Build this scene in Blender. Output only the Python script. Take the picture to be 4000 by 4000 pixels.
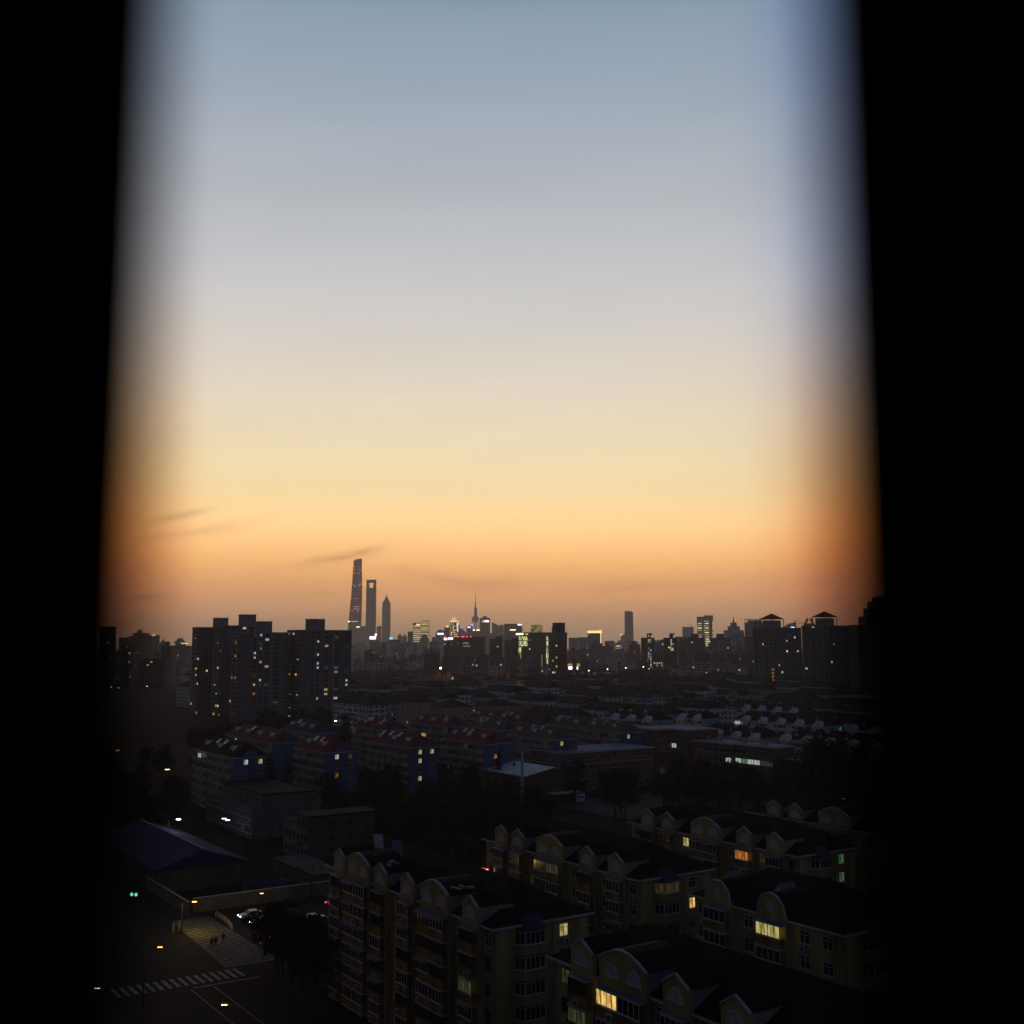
import bpy, math, random
from mathutils import Vector, Matrix
R = math.radians
SC = bpy.context.scene
COL = SC.collection
for o in list(bpy.data.objects):
    bpy.data.objects.remove(o)
rnd = random.Random(7)

# ------------------------------------------------------------------ camera
F = 4306.0; PITCH = math.atan(515 / 4306); H = 50.0
cam = bpy.data.cameras.new('camera'); camo = bpy.data.objects.new('camera', cam); COL.objects.link(camo)
cam.sensor_width = 26.0; cam.lens = 26.0 * F / 4000; cam.clip_start = 0.02; cam.clip_end = 40000
camo.location = (0, 0, H); camo.rotation_euler = (R(90) + PITCH, 0, 0)
cam.dof.use_dof = True; cam.dof.focus_distance = 500; cam.dof.aperture_fstop = 1.02
SC.camera = camo

# ------------------------------------------------------------------ sky
world = bpy.data.worlds.new('World'); SC.world = world; world.use_nodes = True
FRONT = [  # elevation in degrees, linear colour: after-glow side of the sky
    (-4, (0.299, 0.198, 0.141)), (0, (0.564, 0.349, 0.213)), (1.3, (0.893, 0.494, 0.240)), (2.6, (1.563, 0.724, 0.251)), (4, (1.735, 0.872, 0.263)), (6, (1.693, 1.052, 0.433)), (8, (1.293, 0.993, 0.515)), (12, (1.003, 0.859, 0.641)), (16, (0.774, 0.729, 0.669)), (20, (0.605, 0.618, 0.643)), (22.5, (0.511, 0.539, 0.577)), (25, (0.435, 0.489, 0.551)), (28, (0.349, 0.420, 0.518)), (31, (0.276, 0.368, 0.463)), (37, (0.110, 0.140, 0.190)), (90, (0.007, 0.010, 0.018))]
BACK = [(-4, (0.034, 0.041, 0.055)), (0, (0.097, 0.109, 0.139)), (6, (0.130, 0.148, 0.194)), (18, (0.113, 0.143, 0.204)), (35, (0.051, 0.069, 0.109)), (60, (0.012, 0.018, 0.031)), (90, (0.006, 0.010, 0.020))]
WISPS = [(690, 2038, 110, 9, .26, .30), (860, 2080, 130, 16, .2, .14), (1310, 2186, 150, 11, .2, .26), (1420, 2165, 90, 14, .3, .16), (1700, 2262, 170, 14, -.2, .16), (1930, 2285, 90, 18, .1, .14),
         (600, 2345, 110, 8, .06, .22), (2430, 2300, 180, 14, .06, .12), (640, 2115, 130, 8, .15, .12), (1250, 2330, 300, 10, .04, .08)]
def build_world():
    nt = world.node_tree; N = nt.nodes; L = nt.links
    for n in list(N): N.remove(n)
    out = N.new('ShaderNodeOutputWorld'); bg = N.new('ShaderNodeBackground'); L.new(bg.outputs[0], out.inputs[0])
    tc = N.new('ShaderNodeTexCoord'); sep = N.new('ShaderNodeSeparateXYZ'); L.new(tc.outputs['Generated'], sep.inputs[0])
    def m(op, a, b=None, c=None):
        n = N.new('ShaderNodeMath'); n.operation = op
        for i, v in enumerate((a, b, c)):
            if v is None: continue
            if isinstance(v, (int, float)): n.inputs[i].default_value = v
            else: L.new(v, n.inputs[i])
        return n.outputs[0]
    el = m('MULTIPLY', m('ARCSINE', sep.outputs[2]), 180 / math.pi)
    az = m('MULTIPLY', m('ARCTAN2', sep.outputs[0], sep.outputs[1]), 180 / math.pi)
    def ramp(stops):
        fac = m('POWER', m('DIVIDE', m('ADD', el, 4.0), 94.0), 0.5)
        r = N.new('ShaderNodeValToRGB'); L.new(fac, r.inputs[0]); e = r.color_ramp.elements
        while len(e) > 1: e.remove(e[-1])
        if len(stops) > 8:                          # smooth the table so no stop shows as a band
            fine = []
            for i in range(len(stops) - 1):
                q = [stops[max(0, min(len(stops) - 1, i + o_))] for o_ in (-1, 0, 1, 2)]
                for u in (0, .5):
                    h = q[2][0] - q[1][0]; c_ = []
                    for j in range(3):
                        s1 = (q[2][1][j] - q[0][1][j]) / max(.1, q[2][0] - q[0][0]); s2 = (q[3][1][j] - q[1][1][j]) / max(.1, q[3][0] - q[1][0])
                        c_.append(max(0.001, (2*u**3 - 3*u*u + 1) * q[1][1][j] + (u**3 - 2*u*u + u) * h * s1 + (3*u*u - 2*u**3) * q[2][1][j] + (u**3 - u*u) * h * s2))
                    fine.append((q[1][0] + h * u, tuple(c_)))
            stops = fine + [stops[-1]]
        for i, (d, c) in enumerate(stops):
            p = math.sqrt(max(0, (d + 4) / 94))
            k = e[0] if i == 0 else e.new(p)
            k.position = p; k.color = (*c, 1)
        return r.outputs[0]
    fr, bk = ramp(FRONT), ramp(BACK)
    mr = N.new('ShaderNodeMapRange'); mr.interpolation_type = 'SMOOTHSTEP'
    da = m('ABSOLUTE', m('ADD', az, 7.0)); L.new(da, mr.inputs[0])
    mr.inputs[1].default_value = 14; mr.inputs[2].default_value = 55; mr.inputs[3].default_value = 1; mr.inputs[4].default_value = 0
    mix = N.new('ShaderNodeMix'); mix.data_type = 'RGBA'; L.new(mr.outputs[0], mix.inputs[0]); L.new(bk, mix.inputs[6]); L.new(fr, mix.inputs[7])
    # thin cirrus streaks low in the west
    cmb = N.new('ShaderNodeCombineXYZ'); L.new(m('MULTIPLY', az, .55), cmb.inputs[0]); L.new(m('SUBTRACT', m('MULTIPLY', el, 3.2), m('MULTIPLY', az, .7)), cmb.inputs[1])
    nz = N.new('ShaderNodeTexNoise'); nz.inputs['Scale'].default_value = 1.0; nz.inputs['Detail'].default_value = 6; nz.inputs['Roughness'].default_value = .62
    L.new(cmb.outputs[0], nz.inputs['Vector'])
    nm = N.new('ShaderNodeMapRange'); L.new(nz.outputs[0], nm.inputs[0]); nm.inputs[1].default_value = .34; nm.inputs[2].default_value = .66
    wsum = None
    for (px, py, ln, th, sl, k) in WISPS:
        a0, e0 = math.degrees(math.atan((px - 2000) / 4306)), math.degrees(PITCH) + (2000 - py) * .0131
        c, sn = math.cos(sl), math.sin(sl); ln *= .0131; th *= .0131 * 1.5; k *= .8
        dx, dy = m('SUBTRACT', az, a0), m('SUBTRACT', el, e0)
        u = m('DIVIDE', m('ADD', m('MULTIPLY', dx, c), m('MULTIPLY', dy, sn)), ln); v = m('DIVIDE', m('SUBTRACT', m('MULTIPLY', dy, c), m('MULTIPLY', dx, sn)), th)
        gsn = m('MULTIPLY', m('EXPONENT', m('MULTIPLY', m('ADD', m('MULTIPLY', u, u), m('MULTIPLY', v, v)), -1)), k)
        wsum = gsn if wsum is None else m('ADD', wsum, gsn)
    streak = m('MULTIPLY', wsum, m('ADD', .45, m('MULTIPLY', nm.outputs[0], 1.5)))
    # soft broad veils
    cm2 = N.new('ShaderNodeCombineXYZ'); L.new(m('MULTIPLY', az, 0.05), cm2.inputs[0]); L.new(m('ADD', m('MULTIPLY', el, .35), m('MULTIPLY', az, -.05)), cm2.inputs[1])
    n2 = N.new('ShaderNodeTexNoise'); n2.inputs['Scale'].default_value = 1; n2.inputs['Detail'].default_value = 3; L.new(cm2.outputs[0], n2.inputs['Vector'])
    dim = m('SUBTRACT', m('ADD', 1.0, m('MULTIPLY', m('SUBTRACT', n2.outputs[0], .5), .10)), streak)
    mul = N.new('ShaderNodeMix'); mul.data_type = 'RGBA'; mul.blend_type = 'MULTIPLY'; mul.inputs[0].default_value = 1
    L.new(mix.outputs[2], mul.inputs[6]); cc = N.new('ShaderNodeCombineXYZ')
    side = N.new('ShaderNodeMapRange'); side.interpolation_type = 'SMOOTHSTEP'; L.new(m('ABSOLUTE', m('ADD', az, 1.6)), side.inputs[0]); side.inputs[1].default_value = 13; side.inputs[2].default_value = 19.5
    low = N.new('ShaderNodeMapRange'); low.interpolation_type = 'SMOOTHSTEP'; L.new(el, low.inputs[0]); low.inputs[1].default_value = 3; low.inputs[2].default_value = 20
    east = m('GREATER_THAN', az, 0)
    for i, (lo_, hw, he) in enumerate(((-.16, -.24, -.34), (-.62, -.24, -.26), (-.95, -.20, -.02))):   # redder low, bluer high: painted into the sky to tint the blurred window edges
        hi_ = m('ADD', hw, m('MULTIPLY', east, he - hw)); k = m('ADD', lo_, m('MULTIPLY', low.outputs[0], m('SUBTRACT', hi_, lo_)))
        L.new(m('MULTIPLY', dim, m('ADD', 1.0, m('MULTIPLY', side.outputs[0], k))), cc.inputs[i])
    L.new(cc.outputs[0], mul.inputs[7])
    L.new(mul.outputs[2], bg.inputs[0]); bg.inputs[1].default_value = 1.0
build_world()
world.cycles.sampling_method = 'MANUAL'; world.cycles.sample_map_resolution = 512
SC.view_settings.view_transform = 'Standard'; SC.view_settings.look = 'None'
SC.view_settings.exposure = 0; SC.view_settings.gamma = 1
cy = SC.cycles
cy.use_denoising = True; cy.max_bounces = 4; cy.diffuse_bounces = 2; cy.glossy_bounces = 2; cy.volume_bounces = 0
cy.sample_clamp_indirect = 2.0; cy.sample_clamp_direct = 0

# ------------------------------------------------------------------ helpers
TH = R(34)                                    # the whole district stands on one street grid
BV = (math.cos(TH), math.sin(TH)); AV = (-math.sin(TH), math.cos(TH))
def G(b, a, z=0): return (b * BV[0] + a * AV[0], b * BV[1] + a * AV[1], z)
def ray(px, py):
    x = (px - 2000) / F; u = (2000 - py) / F
    return x, math.cos(PITCH) - u * math.sin(PITCH), math.sin(PITCH) + u * math.cos(PITCH)
def at(px, py, z):
    x, y, k = ray(px, py); t = (z - H) / k
    return x * t, y * t
def gp(px, py, z):
    x, y = at(px, py, z)
    return x * BV[0] + y * BV[1], x * AV[0] + y * AV[1]
def pt(px, py, D):                            # point on the sight line at distance D
    x, y, k = ray(px, py); t = D / y
    return x * t, D, H + k * t
def along(px, gb, z):                         # street-grid a for a sight line meeting the plane b = gb
    lo, hi = 20, 900
    for _ in range(50):
        mid = (lo + hi) / 2; x, y, _z = G(gb, mid)
        if proj(x, y, z)[0] > px: lo = mid
        else: hi = mid
    return (lo + hi) / 2
def proj(x, y, z):
    z -= H; d = y * math.cos(PITCH) + z * math.sin(PITCH); u = -y * math.sin(PITCH) + z * math.cos(PITCH)
    return 2000 + F * x / d, 2000 - F * u / d

class MB:
    def __init__(s): s.v = []; s.f = []; s.uv = []; s.mi = []
    def face(s, pts, uv=None, m=0):
        i = len(s.v); s.v += [tuple(p) for p in pts]; s.f.append(tuple(range(i, i + len(pts))))
        s.uv += list(uv) if uv else [(p[0], p[1]) for p in pts]; s.mi.append(m)
    def box(s, x0, y0, z0, x1, y1, z1, m=0, mt=None, bottom=True):
        mt = m if mt is None else mt
        s.prism([(x0, y0), (x1, y0), (x1, y1), (x0, y1)], z0, z1, m, mt, bottom)
    def prism(s, poly, z0, z1, m=0, mt=None, bottom=True, top=True):
        mt = m if mt is None else mt; u = 0; n = len(poly)
        for i in range(n):
            p, q = poly[i], poly[(i + 1) % n]; d = math.dist(p, q)
            s.face([(*p, z0), (*q, z0), (*q, z1), (*p, z1)], [(u, z0), (u + d, z0), (u + d, z1), (u, z1)], m); u += math.ceil(d / 3) * 3 + 3
        if top: s.face([(*p, z1) for p in poly], [(900.1 + p[0] * .001, -50.1) for p in poly], mt)
        if bottom: s.face([(*p, z0) for p in reversed(poly)], [(900.1, -50.1)] * n, mt)
    def extr(s, poly, axis, a0, a1, m=0):         # polygon (p, z) pushed along x ('x') or y ('y')
        P = (lambda p, a: (a, p[0], p[1])) if axis == 'x' else (lambda p, a: (p[0], a, p[1]))
        n = len(poly)
        s.face([P(p, a0) for p in poly], [p for p in poly], m); s.face([P(p, a1) for p in reversed(poly)], [p for p in reversed(poly)], m)
        for i in range(n):
            p, q = poly[i], poly[(i + 1) % n]
            s.face([P(q, a0), P(p, a0), P(p, a1), P(q, a1)], [(0, p[1]), (0, q[1]), (1, q[1]), (1, p[1])], m)
    def cyl(s, x, y, z0, z1, r0, r1=None, n=8, m=0):
        r1 = r0 if r1 is None else r1
        a = [(math.cos(2 * math.pi * i / n), math.sin(2 * math.pi * i / n)) for i in range(n)]
        for i in range(n):
            j = (i + 1) % n
            s.face([(x + a[i][0] * r0, y + a[i][1] * r0, z0), (x + a[j][0] * r0, y + a[j][1] * r0, z0), (x + a[j][0] * r1, y + a[j][1] * r1, z1), (x + a[i][0] * r1, y + a[i][1] * r1, z1)], None, m)
        s.face([(x + p[0] * r1, y + p[1] * r1, z1) for p in a], None, m); s.face([(x + p[0] * r0, y + p[1] * r0, z0) for p in reversed(a)], None, m)
    def lathe(s, prof, n=12, m=0, x=0, y=0):
        for (r0, z0), (r1, z1) in zip(prof, prof[1:]):
            for i in range(n):
                a, b = 2 * math.pi * i / n, 2 * math.pi * (i + 1) / n
                s.face([(x + r0 * math.cos(a), y + r0 * math.sin(a), z0), (x + r0 * math.cos(b), y + r0 * math.sin(b), z0), (x + r1 * math.cos(b), y + r1 * math.sin(b), z1), (x + r1 * math.cos(a), y + r1 * math.sin(a), z1)], None, m)
    def tube(s, p, q, r0, r1=None, n=6, m=0):
        r1 = r0 if r1 is None else r1
        p = Vector(p); q = Vector(q); d = (q - p).normalized(); e = d.orthogonal().normalized(); f = d.cross(e)
        c = [(math.cos(2 * math.pi * i / n), math.sin(2 * math.pi * i / n)) for i in range(n)]
        A = [p + e * (x * r0) + f * (y * r0) for x, y in c]; B = [q + e * (x * r1) + f * (y * r1) for x, y in c]
        for i in range(n):
            j = (i + 1) % n; s.face([A[i], A[j], B[j], B[i]], None, m)
        s.face(B, None, m); s.face(list(reversed(A)), None, m)
    def hip(s, x0, y0, x1, y1, z, h, ov=.5, m=0, gable=False, ins=None):
        x0 -= ov; y0 -= ov; x1 += ov; y1 += ov; t = .18; z -= .05
        w, l = x1 - x0, y1 - y0
        if l >= w:
            i = 0 if gable else min(w / 2 if ins is None else ins, l / 2 - .01); cx = (x0 + x1) / 2
            a, b = (cx, y0 + i, z + h), (cx, y1 - i, z + h)
            A, B, C_, D = (x0, y0, z + t), (x1, y0, z + t), (x1, y1, z + t), (x0, y1, z + t)
            s.face([D, A, a, b], None, m); s.face([B, C_, b, a], None, m); s.face([A, B, a], None, m); s.face([C_, D, b], None, m)
        else:
            i = 0 if gable else min(l / 2, w / 2 - .01); cyy = (y0 + y1) / 2
            a, b = (x0 + i, cyy, z + h), (x1 - i, cyy, z + h)
            A, B, C_, D = (x0, y0, z + t), (x1, y0, z + t), (x1, y1, z + t), (x0, y1, z + t)
            s.face([A, B, b, a], None, m); s.face([C_, D, a, b], None, m); s.face([B, C_, b], None, m); s.face([D, A, a], None, m)
        for p, q in ((A, B), (B, C_), (C_, D), (D, A)):
            s.face([(p[0], p[1], z), (q[0], q[1], z), q, p], None, m)
        s.face([(x0, y0, z), (x0, y1, z), (x1, y1, z), (x1, y0, z)], None, m)
    def mesh(s, name, mats):
        me = bpy.data.meshes.new(name); me.from_pydata(s.v, [], s.f)
        ul = me.uv_layers.new(name='uv'); ul.data.foreach_set('uv', [c for p in s.uv for c in p])
        me.polygons.foreach_set('material_index', s.mi)
        for m in (mats if isinstance(mats, (list, tuple)) else [mats]): me.materials.append(m)
        me.update(); return me
    def build(s, name, mats, parent=None, loc=(0, 0, 0), rz=0):
        return put(name, s.mesh(name, mats), parent, loc, rz)
def put(name, me, parent=None, loc=(0, 0, 0), rz=0, scale=None):
    if rz == R(-90):                              # onto a -y wall: turn the kit round and start from its other end
        ys = [v.co.y for v in me.vertices]; loc = (loc[0] + max(ys) + min(ys), loc[1], loc[2]); rz = R(90)
    o = bpy.data.objects.new(name, me); COL.objects.link(o); o.location = loc; o.rotation_euler = (0, 0, rz)
    if scale: o.scale = scale
    if parent: o.parent = parent
    return o
def tag(o, label, cat, group=None):
    o['label'] = label; o['category'] = cat
    if group: o['group'] = group
    return o
def thing(name, label, cat, loc=(0, 0, 0), rz=0, group=None):
    o = bpy.data.objects.new(name, None); COL.objects.link(o); o.location = loc; o.rotation_euler = (0, 0, rz); o.empty_display_size = .5
    return tag(o, label, cat, group)
def struct(o, kind='structure'): o['kind'] = kind; return o
def copy_tree(o, parent=None):
    c = o.copy(); COL.objects.link(c)
    if parent: c.parent = parent
    for ch in list(o.children): copy_tree(ch, c)
    return c

# ------------------------------------------------------------------ materials
def nodes(name):
    m = bpy.data.materials.new(name); m.use_nodes = True; nt = m.node_tree
    for n in list(nt.nodes): nt.nodes.remove(n)
    out = nt.nodes.new('ShaderNodeOutputMaterial'); b = nt.nodes.new('ShaderNodeBsdfPrincipled'); nt.links.new(b.outputs[0], out.inputs[0])
    b.inputs['Specular IOR Level'].default_value = .25
    return m, nt, b
def surf(name, c, rough=.85, var=.25, scale=.6, stretch=(1, 1, 1), spec=.25, bump=0):
    m, nt, b = nodes(name); N, L = nt.nodes, nt.links
    tc = N.new('ShaderNodeTexCoord'); mp = N.new('ShaderNodeMapping'); mp.inputs['Scale'].default_value = stretch; L.new(tc.outputs['Object'], mp.inputs[0])
    nz = N.new('ShaderNodeTexNoise'); nz.inputs['Scale'].default_value = scale; nz.inputs['Detail'].default_value = 6; nz.inputs['Roughness'].default_value = .65
    L.new(mp.outputs[0], nz.inputs['Vector'])
    r = N.new('ShaderNodeValToRGB'); L.new(nz.outputs[0], r.inputs[0]); e = r.color_ramp.elements
    e[0].position = .3; e[1].position = .7
    e[0].color = (*[x * (1 - var) for x in c], 1); e[1].color = (*[min(1, x * (1 + var)) for x in c], 1)
    L.new(r.outputs[0], b.inputs['Base Color']); b.inputs['Roughness'].default_value = rough; b.inputs['Specular IOR Level'].default_value = spec
    if bump:
        bp = N.new('ShaderNodeBump'); bp.inputs['Strength'].default_value = bump; L.new(nz.outputs[0], bp.inputs['Height']); L.new(bp.outputs[0], b.inputs['Normal'])
    return m
def tiles(name, c, step=.32):                   # ribbed roof covering
    m, nt, b = nodes(name); N, L = nt.nodes, nt.links
    tc = N.new('ShaderNodeTexCoord'); w = N.new('ShaderNodeTexWave'); w.inputs['Scale'].default_value = 1 / step / 6.28; w.bands_direction = 'Y'
    w.inputs['Distortion'].default_value = .4; L.new(tc.outputs['Object'], w.inputs['Vector'])
    nz = N.new('ShaderNodeTexNoise'); nz.inputs['Scale'].default_value = .5; nz.inputs['Detail'].default_value = 7; L.new(tc.outputs['Object'], nz.inputs['Vector'])
    r = N.new('ShaderNodeValToRGB'); L.new(nz.outputs[0], r.inputs[0]); e = r.color_ramp.elements; e[0].position = .3; e[1].position = .72
    e[0].color = (*[x * .6 for x in c], 1); e[1].color = (*[x * 1.35 for x in c], 1)
    L.new(r.outputs[0], b.inputs['Base Color']); b.inputs['Roughness'].default_value = .9; b.inputs['Specular IOR Level'].default_value = .08
    bp = N.new('ShaderNodeBump'); bp.inputs['Strength'].default_value = .35; L.new(w.outputs[0], bp.inputs['Height']); L.new(bp.outputs[0], b.inputs['Normal'])
    return m
def brick(name, c, mortar):
    m, nt, b = nodes(name); N, L = nt.nodes, nt.links
    tc = N.new('ShaderNodeUVMap'); k = N.new('ShaderNodeTexBrick'); L.new(tc.outputs[0], k.inputs['Vector'])
    k.inputs['Color1'].default_value = (*c, 1); k.inputs['Color2'].default_value = (*[x * .7 for x in c], 1); k.inputs['Mortar'].default_value = (*mortar, 1)
    k.inputs['Scale'].default_value = 1; k.inputs['Brick Width'].default_value = .5; k.inputs['Row Height'].default_value = .16; k.inputs['Mortar Size'].default_value = .012
    L.new(k.outputs[0], b.inputs['Base Color']); b.inputs['Roughness'].default_value = .9; return m
def glow(name, c, s, stripe=0):
    m, nt, b = nodes(name); N, L = nt.nodes, nt.links
    b.inputs['Base Color'].default_value = (.05, .05, .05, 1); b.inputs['Emission Color'].default_value = (*c, 1); b.inputs['Emission Strength'].default_value = s
    if stripe:                                  # curtains and furniture seen through lit glass
        tc = N.new('ShaderNodeTexCoord'); mp = N.new('ShaderNodeMapping'); mp.inputs['Scale'].default_value = (2.2, 2.2, .5); L.new(tc.outputs['Object'], mp.inputs[0])
        nz = N.new('ShaderNodeTexNoise'); nz.inputs['Scale'].default_value = 1.3; nz.inputs['Detail'].default_value = 3; L.new(mp.outputs[0], nz.inputs['Vector'])
        mr = N.new('ShaderNodeMapRange'); L.new(nz.outputs[0], mr.inputs[0]); mr.inputs[1].default_value = .35; mr.inputs[2].default_value = .6; mr.inputs[3].default_value = s * (1 - stripe); mr.inputs[4].default_value = s * 1.15
        L.new(mr.outputs[0], b.inputs['Emission Strength'])
    m.cycles.emission_sampling = 'NONE'; return m
def glass(name, c=(.012, .014, .018), rough=.12):
    m, nt, b = nodes(name); b.inputs['Base Color'].default_value = (*c, 1); b.inputs['Roughness'].default_value = rough; b.inputs['Specular IOR Level'].default_value = .5; return m
def facade(name, wall, win=(.015, .017, .022), cw=3.2, ch=3.1, wx=(.2, .75), wz=(.25, .8), p=.08, s=.8, cols=((1, .75, .3), (.95, .95, .6), (.8, .95, 1), (1, .4, .12)), band=None, rough=.7):
    """wall with rows of recessed panes; a few of them lit (UV in metres)"""
    m, nt, b = nodes(name); N, L = nt.nodes, nt.links
    def mt(op, a, c=None):
        n = N.new('ShaderNodeMath'); n.operation = op
        for i, v in enumerate((a, c)):
            if v is None: continue
            if isinstance(v, (int, float)): n.inputs[i].default_value = v
            else: L.new(v, n.inputs[i])
        return n.outputs[0]
    uv = N.new('ShaderNodeUVMap'); sp = N.new('ShaderNodeSeparateXYZ'); L.new(uv.outputs[0], sp.inputs[0])
    ux, uz = mt('DIVIDE', sp.outputs[0], cw), mt('DIVIDE', sp.outputs[1], ch)
    cx, cz = mt('FLOOR', ux), mt('FLOOR', uz); fx, fz = mt('SUBTRACT', ux, cx), mt('SUBTRACT', uz, cz)
    mask = mt('MULTIPLY', mt('MULTIPLY', mt('GREATER_THAN', fx, wx[0]), mt('LESS_THAN', fx, wx[1])), mt('MULTIPLY', mt('GREATER_THAN', fz, wz[0]), mt('LESS_THAN', fz, wz[1])))
    mask = mt('MULTIPLY', mask, mt('GREATER_THAN', sp.outputs[1], 0.5))
    oi = N.new('ShaderNodeObjectInfo'); cb = N.new('ShaderNodeCombineXYZ'); L.new(cx, cb.inputs[0]); L.new(cz, cb.inputs[1]); L.new(mt('MULTIPLY', oi.outputs['Random'], 371), cb.inputs[2])
    wn = N.new('ShaderNodeTexWhiteNoise'); L.new(cb.outputs[0], wn.inputs['Vector'])
    lit = mt('MULTIPLY', mask, mt('LESS_THAN', wn.outputs['Value'], p))
    r = N.new('ShaderNodeValToRGB'); r.color_ramp.interpolation = 'CONSTANT'; sc = N.new('ShaderNodeSeparateXYZ'); L.new(wn.outputs['Color'], sc.inputs[0]); L.new(sc.outputs[1], r.inputs[0])
    e = r.color_ramp.elements
    for i, (c, q) in enumerate(zip(cols, (0, .4, .75, .92))):
        k = e[0] if i == 0 else (e[1] if i == 1 else e.new(q)); k.position = q; k.color = (*c, 1)
    L.new(r.outputs[0], b.inputs['Emission Color']); L.new(mt('MULTIPLY', mt('MULTIPLY', lit, s), mt('ADD', .25, mt('MULTIPLY', sc.outputs[2], 1.1))), b.inputs['Emission Strength'])
    nz = N.new('ShaderNodeTexNoise'); nz.inputs['Scale'].default_value = .12; nz.inputs['Detail'].default_value = 5; tc = N.new('ShaderNodeTexCoord'); L.new(tc.outputs['Object'], nz.inputs['Vector'])
    rw = N.new('ShaderNodeValToRGB'); L.new(nz.outputs[0], rw.inputs[0]); e = rw.color_ramp.elements; e[0].position = .3; e[1].position = .7
    e[0].color = (*[x * .72 for x in wall], 1); e[1].color = (*[x * 1.2 for x in wall], 1)
    wc = rw.outputs[0]
    if band:
        mb = N.new('ShaderNodeMix'); mb.data_type = 'RGBA'; L.new(mt('LESS_THAN', fz, .1), mb.inputs[0]); L.new(wc, mb.inputs[6]); mb.inputs[7].default_value = (*band, 1); wc = mb.outputs[2]
    mx = N.new('ShaderNodeMix'); mx.data_type = 'RGBA'; L.new(mask, mx.inputs[0]); L.new(wc, mx.inputs[6]); mx.inputs[7].default_value = (*win, 1)
    L.new(mx.outputs[2], b.inputs['Base Color']); b.inputs['Roughness'].default_value = rough
    m.cycles.emission_sampling = 'NONE'; return m
M = {}
M['yellow'] = surf('yellow_render', (.285, .225, .10), .9, .5, .5, (1, 1, .16), .1)
M['orange'] = surf('ochre_render', (.19, .125, .05), .9, .5, .6, (1, 1, .3), .1)
M['cream'] = surf('cream_render', (.30, .29, .26), .9, .22, .4, (1, 1, .4), .1)
M['white'] = surf('white_render', (.58, .60, .64), .9, .18, .5, (1, 1, .4), .1)
M['blue'] = surf('blue_render', (.05, .115, .22), .9, .18, .4, (1, 1, .4), .1)
M['teal'] = surf('teal_render', (.20, .36, .42), .9, .18, .4, (1, 1, .4), .1)
M['peach'] = surf('peach_render', (.36, .24, .18), .9, .2, .4, (1, 1, .4), .1)
M['greywall'] = surf('grey_render', (.19, .20, .21), .9, .2, .4, (1, 1, .4), .1)
M['palegrey'] = surf('pale_grey_panel', (.22, .23, .25), .85, .14, .3, (1, 1, .4), .1)
M['darkgrey'] = surf('dark_grey_concrete', (.10, .10, .11), .9, .25, .5)
M['redpanel'] = surf('brick_red_panel', (.20, .085, .055), .9, .25, .3)
M['brick'] = brick('red_brick', (.17, .075, .055), (.2, .18, .16))
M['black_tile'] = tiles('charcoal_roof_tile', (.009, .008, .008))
M['red_tile'] = tiles('red_roof_tile', (.17, .042, .048))
M['brown_tile'] = tiles('brown_roof_tile', (.13, .095, .07))
M['grey_tile'] = tiles('grey_roof_tile', (.06, .057, .057))
M['dkred_tile'] = tiles('dark_red_roof_tile', (.026, .011, .010))
M['navy_tile'] = tiles('navy_roof_tile', (.018, .019, .028))
M['blue_sheet'] = tiles('blue_roof_sheet', (.012, .014, .075), .5)
M['white_sheet'] = tiles('white_roof_sheet', (.62, .66, .74), .9)
M['coping'] = surf('pale_coping', (.34, .34, .37), .7, .2, 1)
M['frame'] = surf('white_window_frame', (.42, .42, .44), .6, .1, 2)
M['dkframe'] = surf('dark_window_frame', (.08, .08, .085), .6, .1, 2)
M['glass'] = glass('window_glass')
M['ac'] = surf('air_conditioner_shell', (.28, .28, .27), .6, .15, 3)
M['pipe'] = surf('drainpipe_plastic', (.27, .28, .31), .6, .15, 2)
M['awning'] = surf('awning_sheet', (.11, .12, .15), .6, .3, 2)
M['darkcap'] = surf('dark_blue_sheet', (.02, .024, .05), .5, .3, 2)
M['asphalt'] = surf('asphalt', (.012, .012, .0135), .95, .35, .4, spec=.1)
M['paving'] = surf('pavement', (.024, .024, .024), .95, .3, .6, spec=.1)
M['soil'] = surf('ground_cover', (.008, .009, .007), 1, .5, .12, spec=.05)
M['grass'] = surf('sports_turf', (.014, .024, .018), 1, .35, .25, spec=.05)
M['paint'] = surf('road_paint', (.22, .22, .20), .85, .8, 1.1)
M['metal'] = surf('galvanised_metal', (.36, .38, .42), .45, .15, 2)
M['dkmetal'] = surf('dark_metal', (.03, .03, .033), .5, .2, 2)
M['bark'] = surf('bark', (.05, .04, .03), .95, .3, 3)
M['solar'] = glass('solar_glass', (.02, .03, .08), .2)
M['tank'] = surf('steel_tank', (.6, .62, .66), .35, .1, 2)
def leafmat(name, c):
    m, nt, b = nodes(name); N, L = nt.nodes, nt.links
    g = N.new('ShaderNodeNewGeometry'); r = N.new('ShaderNodeValToRGB'); L.new(g.outputs['Random Per Island'], r.inputs[0])
    r.color_ramp.elements[0].color = (*[x * .5 for x in c], 1); r.color_ramp.elements[1].color = (*[x * 1.5 for x in c], 1)
    L.new(r.outputs[0], b.inputs['Base Color']); b.inputs['Roughness'].default_value = .9; b.inputs['Specular IOR Level'].default_value = .05; return m
M['leaf'] = leafmat('dark_green_foliage', (.012, .019, .009)); M['leaf2'] = leafmat('conifer_foliage', (.010, .018, .011))
WARM, YEL, WHI, ORG, GRN, RED, BLU = (1, .62, .16), (1, .84, .30), (.85, .95, .9), (1, .34, .05), (.35, 1, .55), (1, .06, .04), (.25, .3, 1)
LIT = {}
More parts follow.
